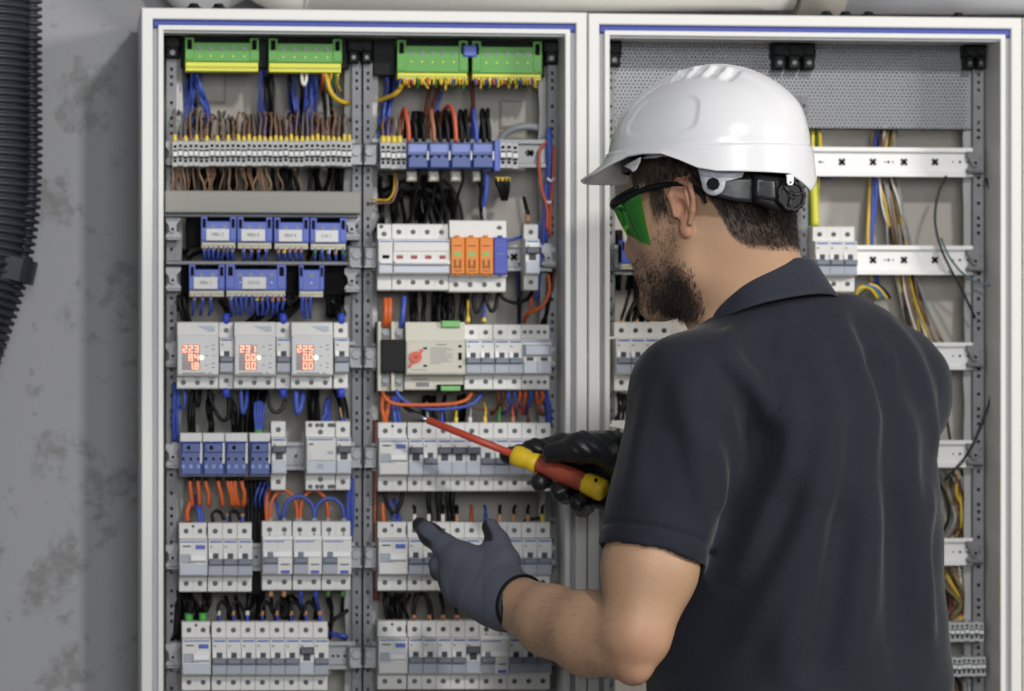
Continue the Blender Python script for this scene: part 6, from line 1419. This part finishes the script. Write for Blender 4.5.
# right hand in a black glove, closed on the handle
h_=lambda px,dY,dpx=0,dpy=0:None
K=[p_(592,450,-.118),p_(600,460,-.110),p_(607,472,-.110),p_(614,486,-.116)]
wr=[p_(640,464,-.160),p_(642,474,-.152),p_(643,484,-.152),p_(642,496,-.158)]
idx_=[K[0],p_(562,445,-.100),p_(533,449,-.090),p_(507,456,-.084)]
mid_=[K[1],p_(566,462,-.094),p_(547,478,-.100),p_(540,482,-.131)]
rng_=[K[2],p_(582,478,-.098),p_(566,494,-.112),p_(561,492,-.147)]
pnk=[K[3],p_(598,494,-.106),p_(583,507,-.124),p_(578,503,-.160)]
thb=[p_(632,464,-.178),p_(612,449,-.182),p_(582,447,-.172),p_(552,453,-.152)]
fr=gfield(K+wr+idx_+mid_+rng_+pnk+thb+[p_(660,484,-.17)],.00135)
for i in range(4): fr.cone(wr[i],K[i],.0230,.0165,.016)
for i in range(3): fr.cone(ul(wr[i],wr[i+1],.5),ul(K[i],K[i+1],.5),.0225,.0150,.014)
fr.cone(p_(624,500,-.160),p_(604,500,-.140),.017,.013,.02)      # heel of the hand
fr.chain(idx_,[.0135,.0125,.0110,.0095],.007)
for f_ in (mid_,rng_,pnk): fr.chain(f_,[.0135,.0125,.0118,.0116],.005)
fr.chain(thb,[.0200,.0180,.0155,.0120],.016); fr.cone(p_(604,449,-.150),p_(560,446,-.118),.0165,.0125,.02); fr.cone(p_(622,462,-.150),p_(600,452,-.130),.024,.018,.02); fr.cone(thb[0],wr[0],.020,.022,.02); fr.cone(ul(thb[0],thb[1],.7),K[0],.0145,.0135,.02)
fr.cone(p_(645,480,-.155),p_(668,487,-.150),.031,.034,.02)
def wrinkle(X,Y,Z): return .0007*np.sin(X*310+np.sin(Z*170)*2)*np.sin(Z*260+X*90)+.0005*np.sin(X*520+Z*330+Y*200)
fr.off(wrinkle,[-9]*3,[9]*3)
fr.cut(lambda X,Y,Z:sd_cone(X,Y,Z,onx(512),onx(606),.0118,.0128),[-9]*3,[9]*3,.002)
V_,Q_=fr.mesh('glove',2); m_nit=M('black_nitrile',(21,22,25),.42,spec=.5)
ppart('glove',make_mesh('glove',V_,Q_,m_nit),'black glove gripping the screwdriver')
# ------------------------------------------------------------------ helmet
hpit=math.radians(1.5); GF=hh*math.cos(hpit)-up*math.sin(hpit); GU=hh*math.sin(hpit)+up*math.cos(hpit); GR=np.stack([GF,HL_,GU],1)
GO=P(709,150,-.388)
def gw(x,y,z): return GO+GR@np.array([x,y,z])
ga,gb,gc=.1190,.100,.0950
hel=thing('safety_helmet','white safety helmet on the man with vents and a rear adjustment knob','helmet',tuple(GO))
def grel(q): return np.asarray(q)-GO
def gside(px,py,yl):
    d=AX+RT*(px-512)/FPX+up*(HOR-py)/FPX; t=((GO+HL_*yl-CAM)@HL_)/(d@HL_); return (CAM+d*t-GO)@GR
NP,NS=288,100
az=np.linspace(0,2*PI,NP,endpoint=False); deg=np.abs((np.degrees(az)+180)%360-180)
rimz=np.interp(deg,[0,20,36,48,60,72,84,94,104,114,140,158,170,180],[-.030,-.029,-.024,-.015,-.0085,-.0065,-.0085,-.0170,-.0270,-.0315,-.0335,-.0350,-.045,-.0530])
ext=np.where(deg<58,.031*np.cos(np.radians(deg*90/58))**1.3,0); 
S_=np.linspace(0,1,72); V=[]; ROWS=[]
def dome(s,a):
    al=s*PI/2; rho=np.sin(al)**1.09; z=gc*np.cos(al)**1.05
    return rho*ga*np.cos(a)-.009*(z/gc),rho*gb*np.sin(a),z
for s in S_[1:]:
    x,y,z=dome(s,az); z=np.full(NP,float(np.mean(z))) if np.ndim(z) else np.full(NP,z)
    disp=np.zeros(NP)
    # broad raised ridge along the crown, fading before the rim
    rid=(1-sstep(.026,.034,np.abs(y)))*sstep(.020,.050,z); disp+=.0034*rid
    # shallow square side panels
    pa=np.degrees(az); pa=np.where(pa>180,360-pa,pa)
    u=(pa-77)/26; w_=(z-.036)/.0225
    pan=1-sstep(.93,1.0,(np.abs(u)**4+np.abs(w_)**4)**.25); disp-=.0016*pan
    # vent slots beside the ridge at the top
    for vx in (-.046,-.026,-.006,.014):
        v=(np.abs(y)-.036)/.013; sk=x-vx-.10*(np.abs(y)-.036)
        env=np.exp(-v**4)*(z>.055); disp-=.0042*np.exp(-(sk/.0052)**4)*env; disp+=.0024*np.exp(-((sk-.0100)/.0034)**2)*env
    n=np.stack([x/ga**2,y/gb**2,z/gc**2],1); n/=np.linalg.norm(n,axis=1,keepdims=True)
    ROWS.append(np.stack([x,y,z],1)+n*disp[:,None])
base=ROWS[-1].copy(); rad=np.stack([np.cos(az)*gb,np.sin(az)*ga,0*az],1); rad/=np.linalg.norm(rad,axis=1,keepdims=True)
for zt,o in ((-.0006,.0005),(-.0012,.0018),(-.0022,.0030),(-.004,.0034)):
    r=base+rad*o; r[:,2]=zt; ROWS.append(r)
for t in np.linspace(.12,1,14):
    r=base+rad*(.0034+ext*t**1.15+.0030*t)[:,None]; z0=-.004; r[:,2]=z0+(rimz-z0)*(t if True else t); 
    pk=deg<58; r[:,2]=np.where(pk,z0+(rimz-z0)*(t**(.72)),r[:,2]); ROWS.append(r)
top=np.array([[-.009,0,gc+.0034]])
V=np.concatenate([top]+ROWS); nr=len(ROWS)
V=(GR@V.T).T
me=bpy.data.meshes.new('shell'); F_=[(0,1+j,1+(j+1)%NP) for j in range(NP)]
for i in range(nr-1):
    for j in range(NP): F_.append((1+i*NP+j,1+(i+1)*NP+j,1+(i+1)*NP+(j+1)%NP,1+i*NP+(j+1)%NP))
me.from_pydata([tuple(v) for v in V],[],F_); me.polygons.foreach_set('use_smooth',[True]*len(F_)); me.update()
m_helm=M('helmet_white',(222,222,225),.24,spec=.5,coat=.25); me.materials.append(m_helm)
sh=obj('shell',me,None,hel,'glossy white shell with peak'); so=sh.modifiers.new('thickness','SOLIDIFY'); so.thickness=.0026; so.offset=-1
# suspension tabs, headband, ratchet housing and knob
def hpoint(px,py,out=0.0,zofs=0):             # point on the near side just outside the head, at a pixel
    ra,rb=.108+out,.0845+out
    d=AX+RT*(px-512)/FPX+up*(HOR-py)/FPX; best=None
    t=np.linspace(4.1,4.9,1600); p=CAM[None]+d[None]*t[:,None]; l=(p-GO)@GR
    f=(( (l[:,0]+.004)/ra)**2+(l[:,1]/rb)**2)-1; i=int(np.argmax(f<0)); 
    return p[i] if f[i]<0 else p[int(np.argmin(f))]
def patch(name,poly,out,th,mat,lab=None,parent=None,fine=3):
    """plate following the head, its outline given as pixels of the near side"""
    q=[]
    for i in range(len(poly)):
        a,b=np.array(poly[i],float),np.array(poly[(i+1)%len(poly)],float)
        for k in range(fine): q.append(a+(b-a)*k/fine)
    c=np.mean(q,0); rings=[q,[c+(p-c)*.66 for p in q],[c+(p-c)*.33 for p in q]]
    vs=[]
    for r in rings:
        for p in r: vs.append(hpoint(p[0],p[1],out))
    vs.append(hpoint(c[0],c[1],out)); n=len(q); f=[]
    for rr in range(2):
        for i in range(n): f.append((rr*n+i,rr*n+(i+1)%n,(rr+1)*n+(i+1)%n,(rr+1)*n+i))
    for i in range(n): f.append((2*n+i,2*n+(i+1)%n,3*n))
    me=bpy.data.meshes.new(name); me.from_pydata([tuple(np.array(v)-GO) for v in vs],[],f); me.materials.append(mat); me.polygons.foreach_set('use_smooth',[True]*len(f)); me.update()
    o=obj(name,me,None,parent or hel,lab); s=o.modifiers.new('thickness','SOLIDIFY'); s.thickness=th; s.offset=0
    return o
m_tab=M('grey_harness_plastic',(176,178,186),.4); m_band=M('dark_headband',(34,36,41),.4)
patch('headband',[(714,177),(735,178),(756,178),(756,203),(735,201),(714,196)],.0015,.0022,m_band,'dark headband strap')
arc=[(713.5+11.5*math.cos(q),184+11.5*math.sin(q)) for q in np.linspace(PI*.98,0,12)]
patch('suspension_tab',[(696,157),(698,168)]+arc+[(727,177),(734,178.5),(742,177),(745,171),(722,171),(706,165)],.0045,.0022,m_tab,'grey harness tab',fine=2)
patch('front_tab',[(624,166),(641,157),(640,162),(636,170),(633,172),(630,169)],.0085,.002,m_helm,'small white front tab')
patch('inner_strap',[(641,159),(652,153),(668,151),(684,152),(693,157),(680,157),(664,156),(652,158)],.0045,.002,m_tab,'grey inner strap')
c=hpoint(713.5,184,.0062); d=HL_*1.0-HF*.15; d/=np.linalg.norm(d)
obj('pivot_button',MB().cyl(grel(c-d*.003),grel(c+d*.0035),.0072,8).cyl(grel(c+d*.0035),grel(c+d*.0045),.004,12),m_black,hel,'black pivot button')
hs=patch('ratchet_housing',[(753,175),(772,177),(796,180),(800,196),(796,212),(784,215),(768,208),(753,202)],.0065,.0085,m_black,'black ratchet housing')
patch('housing_panel',[(756,178),(776,180),(777,201),(755,197)],.0115,.0020,M('satin_black',(30,31,35),.35),parent=hs)
kc=hpoint(790,196,.012); kd=HL_*.62-HF*.78; kd/=np.linalg.norm(kd)
kb=MB(); a1=Vector(kd).orthogonal().normalized(); a2=Vector(kd).cross(a1)
nk_=96; prf=[]
for i in range(nk_):
    a=2*PI*i/nk_; rr=.0192-.0012*(math.cos(9*a)>.3); prf.append((a,rr))
kv=[]
for dd,sc in ((-.006,1.0),(.003,1.0),(.0048,.93),(.0048,.78),(.0030,.72),(.0030,.3),(.0040,.22)):
    for a,rr in prf: kv.append(Vector(grel(kc))+Vector(kd)*dd+(a1*math.cos(a)+a2*math.sin(a))*rr*sc)
kf=[(i*nk_+j,i*nk_+(j+1)%nk_,(i+1)*nk_+(j+1)%nk_,(i+1)*nk_+j) for i in range(6) for j in range(nk_)]+[tuple(range(6*nk_,7*nk_))]
kb.add(kv,kf); kn_=obj('ratchet_knob',kb,m_black,hel,'black round ratchet knob')
sp=MB()
for k in range(3):
    a=2*PI*k/3+.5; dv=a1*math.cos(a)+a2*math.sin(a); q=Vector(grel(kc))+Vector(kd)*.0042
    sp.cyl(q+dv*.002,q+dv*.0146,.0017,8)
obj('knob_spoke',sp,M('worn_black_plastic',(44,46,51),.35),kn_)
# rear lug with a small hole and the pale strap behind
lug=MB().exty([(-.0045,.006),(.0045,.006),(.0040,-.0035),(.0022,-.0058),(-.0022,-.0058),(-.0040,-.0035)],-.001,.001)
me=lug.mesh('rear_lug',m_helm); ang=math.atan2(kd[0],-kd[1]); me.transform(Matrix.Translation(Vector(grel(hpoint(790,180,.0195))))@Matrix.Rotation(ang,4,'Z')); lg=obj('rear_lug',me,None,hel,'white lug with a hole')
me=MB().cyl((0,-.0014,-.0028),(0,-.0008,-.0028),.0012,10).mesh('lug_hole',m_dark); me.transform(Matrix.Translation(Vector(grel(hpoint(790,180,.0195))))@Matrix.Rotation(ang,4,'Z')); obj('lug_hole',me,None,lg)
# inner liner seen under the front rim
lv=[];n=60
for i in range(n+1):
    a=-PI*.27+PI*.54*i/n
    for z,r in ((-.024,.0),(.012,.0035)):
        lv.append(GR@np.array([(.1075+r)*math.cos(a)-.003,(.086+r)*math.sin(a),z]))
me=bpy.data.meshes.new('sweatband'); me.from_pydata([tuple(v) for v in lv],[],[(i*2,i*2+2,i*2+3,i*2+1) for i in range(n)]); me.materials.append(m_band); me.update()
o=obj('sweatband',me,None,hel,'dark inner sweatband'); s=o.modifiers.new('thickness','SOLIDIFY'); s.thickness=.002
# ------------------------------------------------------------------ safety glasses
gls=thing('safety_glasses','green wrap-around safety glasses with black arms on the man','safety glasses',tuple(HO))
rl=lambda q:np.asarray(q)-HO
m_lens=bpy.data.materials.new('green_lens'); m_lens.use_nodes=True
nt=m_lens.node_tree; nt.nodes.clear(); out=nt.nodes.new('ShaderNodeOutputMaterial'); tr=nt.nodes.new('ShaderNodeBsdfTransparent'); gs=nt.nodes.new('ShaderNodeBsdfGlossy'); df=nt.nodes.new('ShaderNodeBsdfDiffuse')
tr.inputs[0].default_value=(.13,.55,.08,1); gs.inputs[0].default_value=(.8,1,.8,1); gs.inputs['Roughness'].default_value=.06; df.inputs[0].default_value=(.03,.23,.03,1)
m1=nt.nodes.new('ShaderNodeMixShader'); m1.inputs[0].default_value=.45; m2_=nt.nodes.new('ShaderNodeMixShader'); fr_=nt.nodes.new('ShaderNodeFresnel'); fr_.inputs[0].default_value=1.22
nt.links.new(tr.outputs[0],m1.inputs[1]); nt.links.new(df.outputs[0],m1.inputs[2]); m2_.inputs[0].default_value=.05; nt.links.new(m1.outputs[0],m2_.inputs[1]); nt.links.new(gs.outputs[0],m2_.inputs[2]); nt.links.new(m2_.outputs[0],out.inputs[0])
LV=[]; na,nb_=64,16
for i in range(na+1):
    a=math.radians(-86+172*i/na); deg_=abs(math.degrees(a))
    ztop_=.027+.011*(deg_/86)**1.5; zbot=float(np.interp(deg_,[0,14,30,50,70,86],[.007,.002,-.006,-.016,-.027,-.033]))
    for j in range(nb_+1):
        t=j/nb_; z=ztop_+(zbot-ztop_)*t; q=(ztop_-z)/.05
        s=1-.27*q**1.3
        LV.append(hs_*HR@np.array([.046+.0705*s*math.cos(a),.0800*(1-.02*q)*math.sin(a),z]))
me=bpy.data.meshes.new('lens'); me.from_pydata([tuple(v) for v in LV],[],[(i*(nb_+1)+j,(i+1)*(nb_+1)+j,(i+1)*(nb_+1)+j+1,i*(nb_+1)+j+1) for i in range(na) for j in range(nb_)])
me.polygons.foreach_set('use_smooth',[True]*len(me.polygons)); me.materials.append(m_lens); me.update()
obj('lens',me,None,gls,'green tinted wrap-around lens')
br=MB().tube([LV[i*(nb_+1)]+HR@np.array([.0012,0,.0008]) for i in range(0,na+1,4)],.0027,8,sub=2); obj('brow_bar',br,m_black,gls,'black brow bar')
def temple(sg):
    base=[(613,206,.068),(628,197,.0755),(652,187,.0800),(678,184,.0820),(692,186,.0835),(701,193,.0835),(706,203,.0815)]
    pts=[]
    for q in base:
        l=hloc(hside(q[0],q[1],q[2])); pts.append(hs_*HR@np.array([min(l[0],.103),sg*q[2],l[2]]))
    mb=MB(); n=len(pts); 
    mb.tube(pts,[.0030,.0036,.0034,.0030,.0026,.0024,.0020],10,sub=5); return mb
for sg in (1,-1): obj('temple_arm',temple(sg),m_black,gls,'black temple arm')
# ------------------------------------------------------------------ camera, light, view
cd=bpy.data.cameras.new('camera'); cam=bpy.data.objects.new('camera',cd); C.objects.link(cam)
cam.location=tuple(CAM); cam.rotation_euler=(PI/2,0,-TH)
cd.sensor_width=36; cd.lens=36*FPX/1024; cd.shift_y=(HOR-345.5)/1024; cd.shift_x=0
cd.clip_start=.05; cd.clip_end=50
cd.dof.use_dof=True; cd.dof.focus_distance=4.55; cd.dof.aperture_fstop=5.6
sc=bpy.context.scene; sc.camera=cam
w=bpy.data.worlds.new('room_light'); sc.world=w; w.use_nodes=True
bg=w.node_tree.nodes['Background']; bg.inputs[0].default_value=(.93,.96,1,1); bg.inputs[1].default_value=.17
def area(name,loc,target,size,power,col=(1,1,1),sy=None):
    l=bpy.data.lights.new(name,'AREA'); l.energy=power; l.color=col; l.size=size
    if sy: l.shape='RECTANGLE'; l.size_y=sy
    o=bpy.data.objects.new(name,l); C.objects.link(o); o.location=loc
    d=Vector(target)-Vector(loc); o.rotation_euler=d.to_track_quat('-Z','Y').to_euler(); return o
area('front_lamp',(.72,-4.0,3.36),(0,.1,1.5),.22,62,(1,.98,.95))
area('side_lamp',(3.0,-2.4,2.6),(.3,-.2,1.5),.6,80,(1,.96,.90))
area('soft_front_fill',(-.15,-5.5,2.15),(.1,0,1.4),1.3,78,(.96,.98,1),1.1)  # soft fill added behind the camera to brighten the cabinet interiors, not a window
sc.view_settings.view_transform='Standard'; sc.view_settings.look='None'; sc.view_settings.gamma=1.0; sc.view_settings.use_curve_mapping=False
sc.view_settings.exposure=0.0
